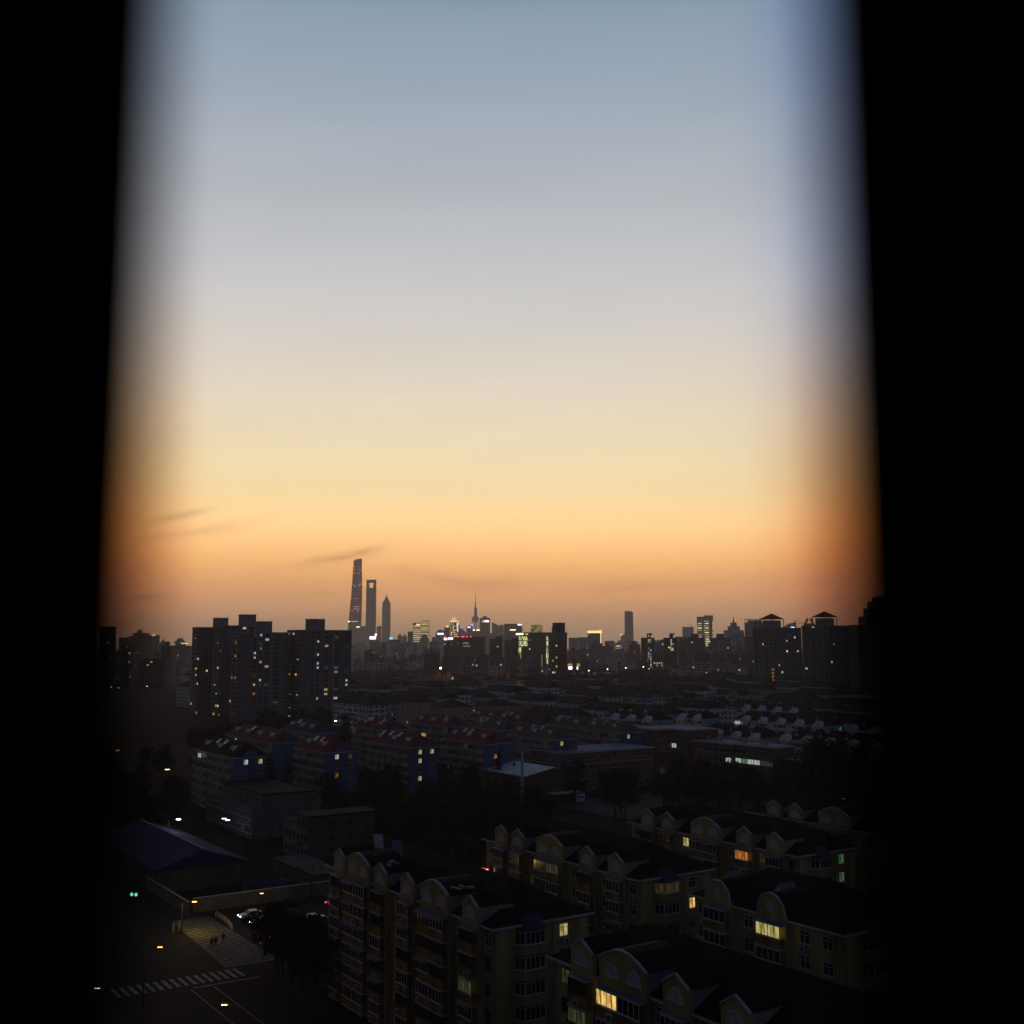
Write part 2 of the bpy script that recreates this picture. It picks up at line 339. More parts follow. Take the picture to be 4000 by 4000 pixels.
for k, c, s in (('warm', WARM, .9), ('yellow', YEL, .42), ('white', WHI, .5), ('orange', ORG, .4), ('dim', (.75, .8, .3), .045), ('green', (.35, .9, .4), .2), ('dimwarm', WARM, .035), ('blue', (.1, .15, .9), .5), ('teal', (.15, .75, .6), .4)):
    LIT[k] = glow('lit_%s_glass' % k, c, s, .75)
def emit(name, c, s):
    if name not in M: M[name] = glow(name, c, s)
    return M[name]
for k, c, s in (('e_white', (1, .98, .9), 3), ('e_warm', (1, .62, .22), 3), ('e_yellow', (1, .85, .22), 1.4), ('e_red', (1, .03, .02), 2.0), ('e_blue', (.2, .35, 1), 1.6), ('e_cyan', (.35, .75, 1), 1.2), ('e_gold', (1, .70, .18), .8), ('e_lemon', (.9, .85, .25), .8), ('e_violet', (.5, .35, 1), 1.2), ('e_pink', (1, .6, .5), 1.5)):
    emit(k, c, s)

# ------------------------------------------------------------------ setting
def flat(name, b0, a0, b1, a1, z, m):
    mb = MB(); mb.face([G(b0, a0, z), G(b1, a0, z), G(b1, a1, z), G(b0, a1, z)]); return struct(mb.build(name, m))
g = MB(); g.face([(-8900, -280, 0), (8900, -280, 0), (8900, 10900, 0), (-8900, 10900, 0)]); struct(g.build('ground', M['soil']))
hz = MB(); hz.box(-9000, -300, -1, 9000, 11000, 660)
hm = bpy.data.materials.new('haze_air'); hm.use_nodes = True
nt = hm.node_tree
for n in list(nt.nodes): nt.nodes.remove(n)
ho = nt.nodes.new('ShaderNodeOutputMaterial'); pv = nt.nodes.new('ShaderNodeVolumePrincipled'); nt.links.new(pv.outputs[0], ho.inputs['Volume'])
pv.inputs['Color'].default_value = (.92, .93, 1.0, 1); pv.inputs['Density'].default_value = 0.95e-4; pv.inputs['Anisotropy'].default_value = .6
pv.inputs['Density Attribute'].default_value = ''
struct(hz.build('haze', hm), 'stuff')
# the street beside the yellow blocks, its kerbs and markings
ROAD = [(44, 20, 66, 620, .004, 'road'), (66.0, 160, 72.6, 187.9, .006, 'road'), (66, 188, 260, 206, .008, 'road'), (66, 214, 104, 222, .006, 'road')]
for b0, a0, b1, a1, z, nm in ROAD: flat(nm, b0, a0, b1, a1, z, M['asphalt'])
def kerb(b0, a0, b1, a1):
    mb = MB(); mb.box(b0, a0, 0.001, b1, a1, .13); return struct(mb.build('pavement', M['paving'], None, (0, 0, 0), TH))
kerb(66, 20, 69.5, 159.5); kerb(40, 20, 44, 620); kerb(66, 206.5, 69.5, 260); kerb(73, 183.5, 200, 187.5); kerb(69.5, 206.5, 200, 210)
mk = MB()
for i in range(34):
    a = 173 + i; mk.face([G(62.9 + i * .055, a, .02), G(71.6, a, .02), G(71.6, a + .36, .02), G(62.9 + i * .055, a + .36, .02)])
struct(mk.build('lane_marking', M['paint']))
mk = MB()
for i in range(16):
    b = 45.2 + i * 1.22; mk.face([G(b, 167.3, .014), G(b + .55, 167.3, .014), G(b + .55, 171.8, .014), G(b, 171.8, .014)])
struct(mk.build('crosswalk_marking', M['paint']))
mk = MB(); mk.face([G(55.5, 165.4, .014), G(65.6, 165.4, .014), G(65.6, 165.8, .014), G(55.5, 165.8, .014)])
for i in range(24):
    a = 40 + i * 5.2; mk.face([G(58.2, a, .014), G(58.36, a, .014), G(58.36, a + (5.2 if i > 14 else 3), .014), G(58.2, a + (5.2 if i > 14 else 3), .014)])
mk.face([G(54.9, 40, .014), G(55.05, 40, .014), G(55.05, 165, .014), G(54.9, 165, .014)])
struct(mk.build('road_marking', M['paint']))
flat('sports_field', 150, 205, 205, 268, .01, M['grass'])
flat('running_track', 208, 214, 272, 290, .012, surf('track_surface', (.018, .023, .032), .9, .2, .3))
OCC = [(44, 20, 66, 620), (66, 186, 130, 208)]           # ground already taken, in street-grid metres
def occ(b0, a0, b1, a1): OCC.append((min(b0, b1), min(a0, a1), max(b0, b1), max(a0, a1)))
def isfree(b, a, r=1.5): return not any(x0 - r < b < x1 + r and y0 - r < a < y1 + r for x0, y0, x1, y1 in OCC)

# ------------------------------------------------------------------ the window the view is taken through
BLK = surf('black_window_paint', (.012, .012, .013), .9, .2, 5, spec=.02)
IN = surf('dark_room_paint', (.04, .038, .035), .95, .2, 2, spec=.05)
wf = thing('window_frame', 'black out of focus window frame with two thick upright posts close to the viewer', 'window frame', (0, .3, H - 1))
for sx, xi, xo in ((-1, .0995, .20), (1, .0882, .20)):
    mb = MB(); pl = [(sx * xi, 0), (sx * (xi + .03), .05), (sx * (xo), .05), (sx * xo, 0)]
    mb.prism(pl if sx < 0 else pl[::-1], .06, 2.1); mb.build('window_post', BLK, wf)
mb = MB(); mb.box(-1.5, -.03, 0, 1.5, .06, .06); mb.build('sill', BLK, wf)
mb = MB(); mb.box(-1.5, -.03, 2.1, 1.5, .06, 2.17); mb.build('head_rail', BLK, wf)
tw = thing('apartment_tower', 'apartment tower whose dark window room the city is seen from', 'apartment tower', (0, 0, 0))
mb = MB(); mb.box(-24, -12, 0, 24, .38, H - 1.4); mb.build('wall', M['greywall'], tw)  # unseen breadth, widened to block low light from behind the viewer
mb = MB(); mb.box(-24, -12, H + 1.6, 24, .38, H + 9); mb.build('wall', M['greywall'], tw)
mb = MB(); mb.box(-1.75, -4, H - 1.4, -1.5, .37, H + 1.6); mb.box(1.5, -4, H - 1.4, 1.75, .37, H + 1.6); mb.box(-1.5, -4, H - 1.4, 1.5, -3.8, H + 1.6); mb.box(-1.5, .2, H - 1.39, 1.5, .37, H - 1.0); mb.box(-1.5, .2, H + 1.17, 1.5, .37, H + 1.59)
mb.build('room', IN, tw)

t = thing('added_shade_slab', 'unseen dark slab added across the street to shade the nearest yellow block', 'apartment block', G(-2, 48), TH)  # unseen block added to keep skylight off the yellow fronts' lower floors
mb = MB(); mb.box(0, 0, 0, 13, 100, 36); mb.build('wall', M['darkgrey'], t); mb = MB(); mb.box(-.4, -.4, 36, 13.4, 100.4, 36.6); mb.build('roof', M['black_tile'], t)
# ------------------------------------------------------------------ window kits (one mesh each, shared)
WM = {}
def window_mesh(w, h, n=2, lit=None, dark=False, d=.06, rail=False):
    k = (round(w, 2), round(h, 2), n, lit, dark, rail)
    if k in WM: return WM[k]
    mb = MB(); t = .07                          # stands on plane x = 0, faces -x; s runs along y
    mb.box(-d, 0, 0, 0, w, t); mb.box(-d, 0, h - t, 0, w, h)
    for i in range(n + 1):
        y = (w - t) * i / n; mb.box(-d, y, t, 0, y + t, h - t)
    if rail: mb.box(-d, t, h * .66, -.005, w - t, h * .66 + .05)
    mb.face([(-.02, t, t), (-.02, t, h - t), (-.02, w - t, h - t), (-.02, w - t, t)], None, 1)
    if not dark and d > .05: mb.box(-.16, -.08, -.08, 0, w + .08, -.005)
    WM[k] = mb.mesh('window', [M['dkframe'] if dark else M['frame'], LIT[lit] if lit else M['glass']]); return WM[k]
def halfround_mesh(w, h, d=.08, rnd_=False):
    k = ('arch', w, h, rnd_)
    if k in WM: return WM[k]
    mb = MB(); n = 14
    rng = [(math.cos(math.pi * i / n * (2 if rnd_ else 1)), math.sin(math.pi * i / n * (2 if rnd_ else 1))) for i in range(n + 1)]
    for (c0, s0), (c1, s1) in zip(rng, rng[1:]):
        a, b = (c0 * w / 2, s0 * h), (c1 * w / 2, s1 * h); p, q = (c0 * (w / 2 - .13), s0 * (h - .13)), (c1 * (w / 2 - .13), s1 * (h - .13))
        mb.face([(-d, *a), (-d, *b), (-d, *q), (-d, *p)], None, 0); mb.face([(0, *a), (0, *b), (-d, *b), (-d, *a)], None, 0)
        mb.face([(-.03, *p), (-.03, *q), (-.03, 0, 0)], None, 1)
    mb.box(-d, -.03, -h if rnd_ else 0, -.035, .03, h - .05, 0)
    if not rnd_: mb.box(-.14, -w / 2 - .1, -.12, 0, w / 2 + .1, -.002, 0)
    else: mb.box(-d - .004, -w / 2 + .06, -.03, -.04, w / 2 - .06, .03, 0)
    WM[k] = mb.mesh('arched_window', [M['frame'], surf('painted_shutter', (.34, .35, .38), .8, .2, 3)]); return WM[k]
def ac_mesh():
    if 'ac' in WM: return WM['ac']
    mb = MB(); mb.box(-.42, 0, 0, -.08, .85, .6); mb.box(-.08, .08, -.08, 0, .14, .1, 2); mb.box(-.08, .7, -.08, 0, .76, .1, 2)
    n = 12
    mb.face([(-.425, .32 + .23 * math.cos(2 * math.pi * i / n), .3 + .23 * math.sin(2 * math.pi * i / n)) for i in range(n)][::-1], None, 1)
    WM['ac'] = mb.mesh('air_conditioner', [M['ac'], M['dkmetal'], M['dkmetal']]); return WM['ac']
def balcony_mesh(w):
    k = ('balc', w)
    if k in WM: return WM[k]
    mb = MB(); mb.box(-1.6, .25, -.25, -.901, w - .25, .9); mb.box(-1.7, .2, -.4, -.9, w - .2, -.251, 1); mb.box(-1.66, .22, 2.37, -.9, w - .22, 2.395, 1)
    WM[k] = mb.mesh('balcony', [M['orange'], M['coping']]); return WM[k]
def awning_mesh(w):
    k = ('awn', round(w, 2))
    if k in WM: return WM[k]
    mb = MB(); mb.extr([(0, .0), (0, -.05), (-.55, -.3), (-.55, -.25)], 'y', 0, w); mb.box(-.58, 0, -.34, -.54, w, -.24)
    WM[k] = mb.mesh('awning', M['awning']); return WM[k]

# ------------------------------------------------------------------ yellow gabled apartment blocks
FH = 2.8
def yellow_block(label, gb, ga, L, Dp, gables, lits, E=17.4, kind='S', damage=False, endlit=()):
    """gb/ga: near street corner on the grid; gables: [(s, 'S'|'D'|'O')] along the front; lits: {(bay or gap index, floor): colour}"""
    occ(gb - 2, ga - 2, gb + Dp + 2, ga + L + 2)
    t = thing('apartment_block', label, 'apartment block', G(gb, ga), TH, 'yellow gabled apartment blocks')
    r = random.Random(int(gb * 10 + ga)); wall = MB(); wall.box(0, 0, 0, Dp, L, E)
    for f in range(1, 6): wall.box(-.06, -.06, f * FH + .3, Dp + .06, L + .06, f * FH + .48)
    gr = MB(); groof = MB(); 
    edges = []
    for gi, (s, k) in enumerate(gables):
        w = {'S': 3.5, 'D': 7.0, 'O': 4.4}[k]; y0, y1 = s - w / 2, s + w / 2; edges += [(y0, y1)]
        x0 = -.9; wall.box(x0, y0, 0, -.001, y1, E + .1)
        if k == 'S': top = [(y0, E + 2.1), (s, E + 3.15), (y1, E + 2.1)]
        elif k == 'D': top = [(y0, E + 2.2)] + [(y0 + w * i / 6, E + 2.2 + 1.25 * math.sin(math.pi * i / 6)) for i in (1, 2, 3, 4, 5)] + [(y1, E + 2.2)]
        else: top = [(s - 2.2 * math.cos(math.pi * i / 14), E + .5 + 2.35 * math.sin(math.pi * i / 14)) for i in range(15)]
        poly = [(y0, E + .1)] + top + [(y1, E + .1)]
        gr.extr(poly[::-1], 'x', x0 - .05, x0 + .45)
        # little roof running back from the gable, and pale coping on its edge
        cop = MB()
        for (a, za), (b, zb) in zip(top, top[1:]):
            groof.extr([(b, zb + .04), (a, za + .04), (a, za + .2), (b, zb + .2)], 'x', x0 + .12, 4.4)
            cop.extr([(b, zb + .0), (a, za + .0), (a, za + .17), (b, zb + .17)], 'x', x0 - .2, x0 + .12)
        cop.build('gable_coping', M['coping'], t)
        inset = .25 if k != 'O' else .6
        body = [(y0 + inset, E + .1)] + [(max(y0 + inset, min(y1 - inset, p)), z - .02) for p, z in top] + [(y1 - inset, E + .1)]
        gr.extr(body[::-1], 'x', x0 + .45, 4.2, 1)
        if k == 'S': put('arched_window', halfround_mesh(2.15, 1.2), t, (x0 - .052, s, E + .85))
        elif k == 'D':
            for q in (-1.7, 1.7): put('arched_window', halfround_mesh(2.15, 1.2), t, (x0 - .052, s + q, E + .85))
        else: put('round_window', halfround_mesh(1.15, .68, rnd_=True), t, (x0 - .052, s, E + 1.35))
        put('awning', awning_mesh(w), t, (x0 - .06, y0, E - .25))
        for f in range(6):                       # glazed balconies stacked in the bay
            z = f * FH + .55; lo = 1.05
            put('balcony', balcony_mesh(w), t, (0, y0, z))
            for q in range(2 if k == 'D' else 1):
                ww = (w - .5) / (2 if k == 'D' else 1); lit = lits.get((gi, f, q)) or (lits.get((gi, f)) if q == 0 else None)
                put('balcony_window', window_mesh(ww - .06, 1.45, 4, lit, dark=(r.random() < .35)), t, (-1.6, y0 + .28 + q * ww, z + lo - .14))
                if lit is None and r.random() < .2: put('awning', awning_mesh(ww), t, (-1.63, y0 + .26 + q * ww, z + 2.5))
            if r.random() < .4: put('air_conditioner', ac_mesh(), t, (-1.6, y0 + .5 + r.random() * (w - 2), z - .05))
    edges.sort(); gaps = []; prev = 0
    for a, b in edges + [(L, L)]:
        if a - prev > 1.2: gaps.append((prev, a))
        prev = b
    for i, (a, b) in enumerate(gaps):
        w = min(1.5, b - a - .5); c = (a + b) / 2
        spots = [c] if b - a < 5.5 else [a + (b - a) * .28, a + (b - a) * .72]
        for si, cc in enumerate(spots):
            for f in range(6):
                z = f * FH + 1.3; lit = lits.get(('g', i, f)) if si == 0 else None
                put('window', window_mesh(w, 1.5, 2, lit, dark=r.random() < .3, rail=True), t, (-.065, cc - w / 2, z))
                q = r.random()
                if q < .45: put('air_conditioner', ac_mesh(), t, (-.02, cc - .4 + r.uniform(-.5, .3), z - .85))
                if q > .88 and not lit: put('awning', awning_mesh(w + .3), t, (-.07, cc - w / 2 - .15, z + 1.9))
        for y in (a + .22, b - .22):
            if r.random() < .6: pm = MB(); pm.cyl(-.16, y, 0, E - .1, .07, n=6); pm.build('drainpipe', M['pipe'], t)
    # end wall: bay window stack under a dark cap, then a set-back strip of windows
    wy = 2.9; bx = Dp * .37
    bay = [(bx - 2.1, 0), (bx - 1.4, -1.15), (bx + 1.4, -1.15), (bx + 2.1, 0)]
    for f in range(6):
        z = f * FH + .4
        wall.prism([(p[0], p[1] - .001) for p in bay], z - .25, z + .95)
        lit = 'dimwarm' if (f in endlit and f == 5) else None
        put('bay_window', window_mesh(2.78, 1.42, 4, lit), t, (bx - 1.39, -1.15, z + .96), R(90)) if False else None
        for (p, q) in zip(bay, bay[1:]):
            d = math.dist(p, q); ang = math.atan2(q[1] - p[1], q[0] - p[0]) + R(90.0)
            put('bay_window', window_mesh(d - .02, 1.42, 4 if d > 2 else 2, lit), t, (q[0], q[1], z + .955), ang)
        for x, ww in ((Dp * .73, 1.3),):
            lt = lits.get(('e', f))
            put('window', window_mesh(ww, 1.5, 2, lt, rail=True), t, (x - ww / 2, -.065, f * FH + 1.3), R(-90))
            if r.random() < .4: put('air_conditioner', ac_mesh(), t, (x - .3, -.02, f * FH + .5), R(-90))
    for x in (.35, Dp * .62):
        pm = MB(); pm.cyl(x, -.16, 0, E - .1, .08, n=6); pm.build('drainpipe', M['pipe'], t)
    cap = MB(); zc = 5 * FH + .4 + 2.55
    pts = [(p[0] * 1.0, p[1] - .25) for p in bay]
    tip = [(bx - 1.2, -.02), (bx + 1.2, -.02)]
    cap.face([(*pts[0], zc), (*pts[1], zc), (*tip[0], zc + 1.5)]); cap.face([(*pts[1], zc), (*pts[2], zc), (*tip[1], zc + 1.5), (*tip[0], zc + 1.5)]); cap.face([(*pts[2], zc), (*pts[3], zc), (*tip[1], zc + 1.5)])
    cap.build('bay_cap', M['darkcap'], t)
    wall.build('wall', M['yellow'], t); gr.build('gable', [M['yellow'], M['greywall']], t); groof.build('gable_roof', M['black_tile'], t)
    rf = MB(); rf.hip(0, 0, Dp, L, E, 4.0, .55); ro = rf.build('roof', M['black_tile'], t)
    gu = MB()
    for q in ((-.62, -.62, -.55, L + .62), (-.55, -.62, Dp + .55, -.55)): gu.box(q[0], q[1], E - .06, q[2], q[3], E + .2)
    gu.build('gutter', M['coping'], t)
    return t, r
def G_at(px, gb, z, ga0): return along(px, gb, z) - ga0
def gabs(gb, ga, lst): return [(G_at(px, gb - .9, 19.0, ga), k) for px, k in lst]
Y1 = (71.8, 110.2, 44.6, 13.6)
b1, r1 = yellow_block('long yellow block beside the street with six gables and solar panels on its roof', *Y1, gabs(71.8, 110.2, [(1837, 'S'), (1697, 'D'), (1591, 'S'), (1486, 'S'), (1399, 'D'), (1327, 'S')]), {(0, 3): 'dim', ('e', 5): 'yellow'})
Y2 = (102.8, 121, 39, 13.6)
yellow_block('yellow gabled block with pale copings beside the bright red rimmed sign', *Y2, gabs(102.8, 121, [(2405, 'S'), (2293, 'S'), (2145, 'D'), (2022, 'S'), (1958, 'S')]), {('g', 3, 4): 'dim', (2, 5, 0): 'dim', ('e', 4): 'warm'}, endlit=(5,))
Y3 = (134.5, 120.6, 39.4, 13.6)
yellow_block('yellow gabled block with one square yellow lit window by its double gable', *Y3, gabs(134.5, 120.6, [(3026, 'S'), (2907, 'S'), (2755, 'D'), (2606, 'S'), (2530, 'S')]), {('g', 3, 5): 'yellow', (1, 5): 'orange', ('g', 1, 5): 'dimwarm', ('e', 5): 'green', ('e', 4): 'green'})
Y4 = (103, 86, 24.0, 14)
b4, r4 = yellow_block('yellow block with two round topped gables and white dormers on a black roof', *Y4, gabs(103, 86, [(3012, 'O'), (2803, 'O')]), {(0, 5): 'yellow', ('e', 5): 'yellow', ('e', 4): 'dimwarm', ('e', 3): 'warm'}, kind='O')
Y5 = (161.5, 118, 39, 13.6)
yellow_block('yellow block showing only a row of gables over the other yellow blocks', *Y5, gabs(161.5, 118, [(3257, 'D'), (3105, 'S'), (3022, 'S')]), {('e', 5): 'dimwarm'})
Y6 = (70.8, 52, 45, 13.6)
b6, r6 = yellow_block('yellow block with torn roof sheets and a big orange lit balcony window', *Y6, gabs(70.8, 52, [(2875, 'S'), (2641, 'S'), (2432, 'D'), (2274, 'S')]), {(2, 5, 1): 'warm', (3, 4): 'dim', ('g', 3, 5): 'dim'})
Y7 = (135, 60, 39, 13.6)
yellow_block('dim yellow block beside the round gabled one, right of its end wall', *Y7, [(7, 'S'), (14, 'S'), (24, 'D'), (32, 'S')], {('g', 2, 5): 'orange', ('g', 1, 4): 'dim', ('e', 5): 'dim'})
# roof dormers of the round gabled block
for px, py in ((2843, 3470), (3048, 3522)):
    a = along(px, 105.4, 19.2) - 86
    d = MB(); d.extr([(a - .65, 18.3), (a + .65, 18.3), (a + .65, 19.9), (a, 20.6), (a - .65, 19.9)][::-1], 'x', 2.2, 4.6); o = d.build('dormer', M['white'], b4)
    dr = MB()
    for sg in (-1, 1): dr.extr([(a, 20.62), (a, 20.8), (a + sg * .85, 19.85), (a + sg * .85, 19.68)][::sg], 'x', 2.0, 4.7)
    dr.build('dormer_roof', M['awning'], o)
    put('dormer_window', window_mesh(.8, .9, 1, None), o, (2.195, a - .4, 18.75))
# torn covering on the two oldest roofs
def debris(t, spots, L):
    for (x, y, z, w, l, tilt) in spots:
        mb = MB(); rr = random.Random(int(x * 100 + y))
        for i in range(9):
            p, q = x + rr.uniform(-.5, .5) * w, y + rr.uniform(-.5, .5) * l; a = rr.uniform(.25, .8); b = rr.uniform(.5, 1.6); s = rr.uniform(-.3, .5)
            zz = z + (p - x) * tilt
            mb.prism([(p, q), (p + a, q + .1), (p + a, q + b), (p - .1, q + b - .1)], zz + .12 + i * .02, zz + .2 + i * .02 + abs(s) * .1)
        mb.build('torn_roof_sheet', [surf('weathered_sheet', (.12, .12, .15), .8, .4, 2)], t)
debris(b6, [(2.6, G_at(2520, 73, 19, 52), 18.9, 3, 4, .5), (1.6, G_at(2300, 72, 18.5, 52), 18.6, 1.2, 3, .5)], 45)
for pxx, w in ((1790, 2.0), (1440, 2.2), (1520, 1.6)):
    debris(b1, [(.2, G_at(pxx, 71.5, 20.6, 110.2), 20.35, 1.2, w, .2)], 44)
for px, z in ((1500, 21.2), (1575, 20.6)):      # solar water panels standing on the roof slope
    a = along(px, 77, z); sp_ = thing('solar_heater', 'pale solar panel on the black roof behind the street gables' if px == 1500 else 'solar panel with a blue patch on the black roof', 'solar panel', G(76.2, a, 20.0), TH + R(20), 'solar panels on the black roof')
    mb = MB(); mb.face([(0, -.9, .5), (0, .9, .5), (-.25, .9, 2.5), (-.25, -.9, 2.5)][::-1]); mb.face([(.06, -.9, .5), (.06, .9, .5), (-.19, .9, 2.5), (-.19, -.9, 2.5)])
    mb.build('panel', surf('pale_panel' if px == 1500 else 'blue_panel', (.45, .5, .6) if px == 1500 else (.12, .16, .34), .4, .3, 2), sp_)
    mb = MB(); mb.tube((0, -.7, -.2), (-.2, -.7, 2.4), .04); mb.tube((0, .7, -.2), (-.2, .7, 2.4), .04); mb.tube((.9, 0, 0.1), (-.15, 0, 2.2), .04); mb.build('stand', M['metal'], sp_)
# washing lines and cables across the facades
for gb, a0, a1, z in ((69.8, 112, 130, 11.6), (69.6, 118, 152, 8.7), (101, 122, 150, 13.2), (100.9, 123, 141, 10.5)):
    mb = MB(); n = 8
    for i in range(n):
        q = lambda k: G(gb, a0 + (a1 - a0) * k / n, z - 1.0 * math.sin(math.pi * k / n))
        mb.tube(q(i), q(i + 1), .022, n=4)
    tag(mb.build('overhead_cable', M['dkmetal']), 'thin dark cable sagging along the front of the %s yellow block, %s' % ('street side' if gb < 90 else 'middle row', 'higher one' if z in (11.6, 13.2) else 'lower one'), 'cable')
# lit sign box by the middle block
x, y = at(1893, 3405, 13.0)
sg = thing('lit_sign', 'glowing white sign box with a red rim on the corner of the middle yellow block', 'sign', (x, y, 12.4), R(-20))
mb = MB(); mb.box(-.7, -.12, 0, .7, .12, 1.15); mb.build('sign_case', emit('sign_rim', (1, .08, .04), .9), sg)
mb = MB(); mb.box(-.58, -.16, .12, .58, -.121, 1.03); mb.build('sign_face', emit('sign_white', (1, .85, .85), 4), sg)
mb = MB(); mb.tube((0, 0.1, 0), (0, .1, -12.4), .05); mb.build('pole', M['dkmetal'], sg)

# ------------------------------------------------------------------ six storey blocks with dormers (red, brown, white gabled)
def dormer_meshes(wallm, roofm, sc=1.0):
    k = ('dorm', wallm, roofm, sc)
    if k in WM: return WM[k]
    d = MB(); d.extr([(-.7 * sc, -.6), (.7 * sc, -.6), (.7 * sc, 1.3 * sc), (0, 2.1 * sc), (-.7 * sc, 1.3 * sc)][::-1], 'x', 0, 2.4 * sc)
    d.box(-.04, -.32 * sc, .25 * sc, -.003, .32 * sc, 1.15 * sc, 1)
    r = MB()
    for sg in (-1, 1): r.extr([(0, 2.12 * sc), (0, 2.3 * sc), (sg * .95 * sc, 1.2 * sc), (sg * .95 * sc, 1.02 * sc)][::sg], 'x', -.22, 2.5 * sc)
    d.cyl(.15, 0, 2.1 * sc, 2.9 * sc, .16, .02, 6, 0)
    WM[k] = (d.mesh('dormer', [M[wallm], M['glass']]), r.mesh('dormer_roof', M[roofm])); return WM[k]
def mid_block(label, gb, ga, L, Dp, wallm, endm, roofm, style='red', E=17.0, seed=0, lits=(), group=None, rh=4.2, dorm=True, windows=True):
    nf = min(6, int((E + .3) / 2.75))
    """long block on the street grid: open balconies on the front, plain end wall with two window columns, dormers on the roof"""
    occ(gb - 2, ga - 2, gb + Dp + 2, ga + L + 2)
    t = thing('apartment_block', label, 'apartment block', G(gb, ga), TH, group)
    r = random.Random(seed + int(gb * 7 + ga)); w = MB(); w.box(0, 0, 0, Dp, L, E)
    w.build('wall', M[wallm], t)
    en = MB(); en.box(-.05, -.12, 0, Dp + .05, -.002, E - .02); en.box(Dp * .52, -.9, 0, Dp * .64, -.121, E - .6) if style == 'red' else None
    en.build('end_wall', M[endm], t)
    rf = MB(); rf.hip(0, 0, Dp, L, E, rh, .6, ins=Dp * .38); rf.build('roof', M[roofm], t)
    gu = MB(); gu.box(-.68, -.68, E - .12, -.6, L + .68, E + .16); gu.box(-.6, -.68, E - .12, Dp + .6, -.6, E + .16); gu.build('gutter', M['coping'], t)
    nb = max(2, round(L / 5.2)); bw = L / nb
    k = ('bal', style, round(bw, 2), wallm)
    if k not in WM:
        mb = MB(); mb.box(-1.25, .3, 0, 0, bw - .9, .12); mb.box(-1.25, .3, .12, -1.17, bw - .9, 1.0); mb.box(-1.17, .3, .12, 0, .36, 1.0); mb.box(-1.17, bw - .96, .12, 0, bw - .9, 1.0)
        WM[k] = mb.mesh('balcony', [M['white'] if style != 'red' else M['cream']])
    for i in range(nb):
        for f in range(nf):
            z = f * 2.75 + .5
            if f > 0 or style != 'red': put('balcony', WM[k], t, (0, i * bw, z - .15))
            if windows:
                q = r.random(); lit = None
                if q < .035: lit = r.choice(('yellow', 'dim', 'dim', 'white', 'dimwarm', 'dimwarm', 'orange'))
                glazed = r.random() < .5
                put('balcony_window' if glazed else 'window', window_mesh(bw - 1.7 if glazed else 1.6, 1.45 if glazed else 1.9, 4 if glazed else 2, lit), t, (-1.2 if glazed else -.004, i * bw + .5, z + (.8 if glazed else .2)))
        if style == 'white' and i % 2 == 0:          # white pediment over every other bay
            gm = ('ped', round(bw, 2))
            if gm not in WM:
                mb = MB(); mb.extr([(.1, -.9), (bw - .1, -.9), (bw - .1, .3), (bw / 2, 1.9), (.1, .3)][::-1], 'x', -1.5, 1.6); WM[gm] = mb.mesh('pediment', M['white'])
            put('pediment', WM[gm], t, (0, i * bw, E + .1))
    if windows:
        for x in (Dp * .36, Dp * .78):
            for f in range(nf):
                lit = None
                for (fx, ff, c) in lits:
                    if ff + nf - 6 == f and ((fx == 0) == (x < Dp * .5)): lit = c
                put('window', window_mesh(1.3, 1.45, 2, lit, rail=True), t, (x - .65, -.125, f * 2.75 + 1.2), R(-90))
    if dorm:
        dm, dr = dormer_meshes('white' if style != 'red' else 'cream', 'white' if style == 'red' else roofm)
        n = max(2, round(L / 11))
        for i in range(r.randint(1, 3)):               # solar water heaters: slanted glass and a white tank
            if 'heater' not in WM:
                q = MB(); q.face([(-.7, -.8, .1), (-.7, .8, .1), (.5, .8, 1.0), (.5, -.8, 1.0)][::-1], None, 1); q.tube((.62, -.9, 1.1), (.62, .9, 1.1), .24, n=8); q.tube((.6, -.7, -.6), (.6, -.7, 1), .04); q.tube((.6, .7, -.6), (.6, .7, 1), .04); WM['heater'] = q.mesh('water_heater', [M['tank'], M['solar']])
            put('water_heater', WM['heater'], t, (Dp * .32, L * r.uniform(.2, .85), E + rh * .62))
        for i in range(n):
            x = 1.5; o = put('dormer', dm, t, (x, L * (i + .5) / n, E + .75)); put('dormer_roof', dr, o)
        if style == 'red':                          # gablet above the end wall
            mb = MB(); mb.extr([(Dp * .3, E - .4), (Dp * .7, E - .4), (Dp * .7, E + .8), (Dp * .5, E + 2.1), (Dp * .3, E + .8)], 'y', -.35, 2.2); mb.build('end_gablet', M[endm], t)
    return t
GR = 'six storey blocks with dormers beyond the trees'
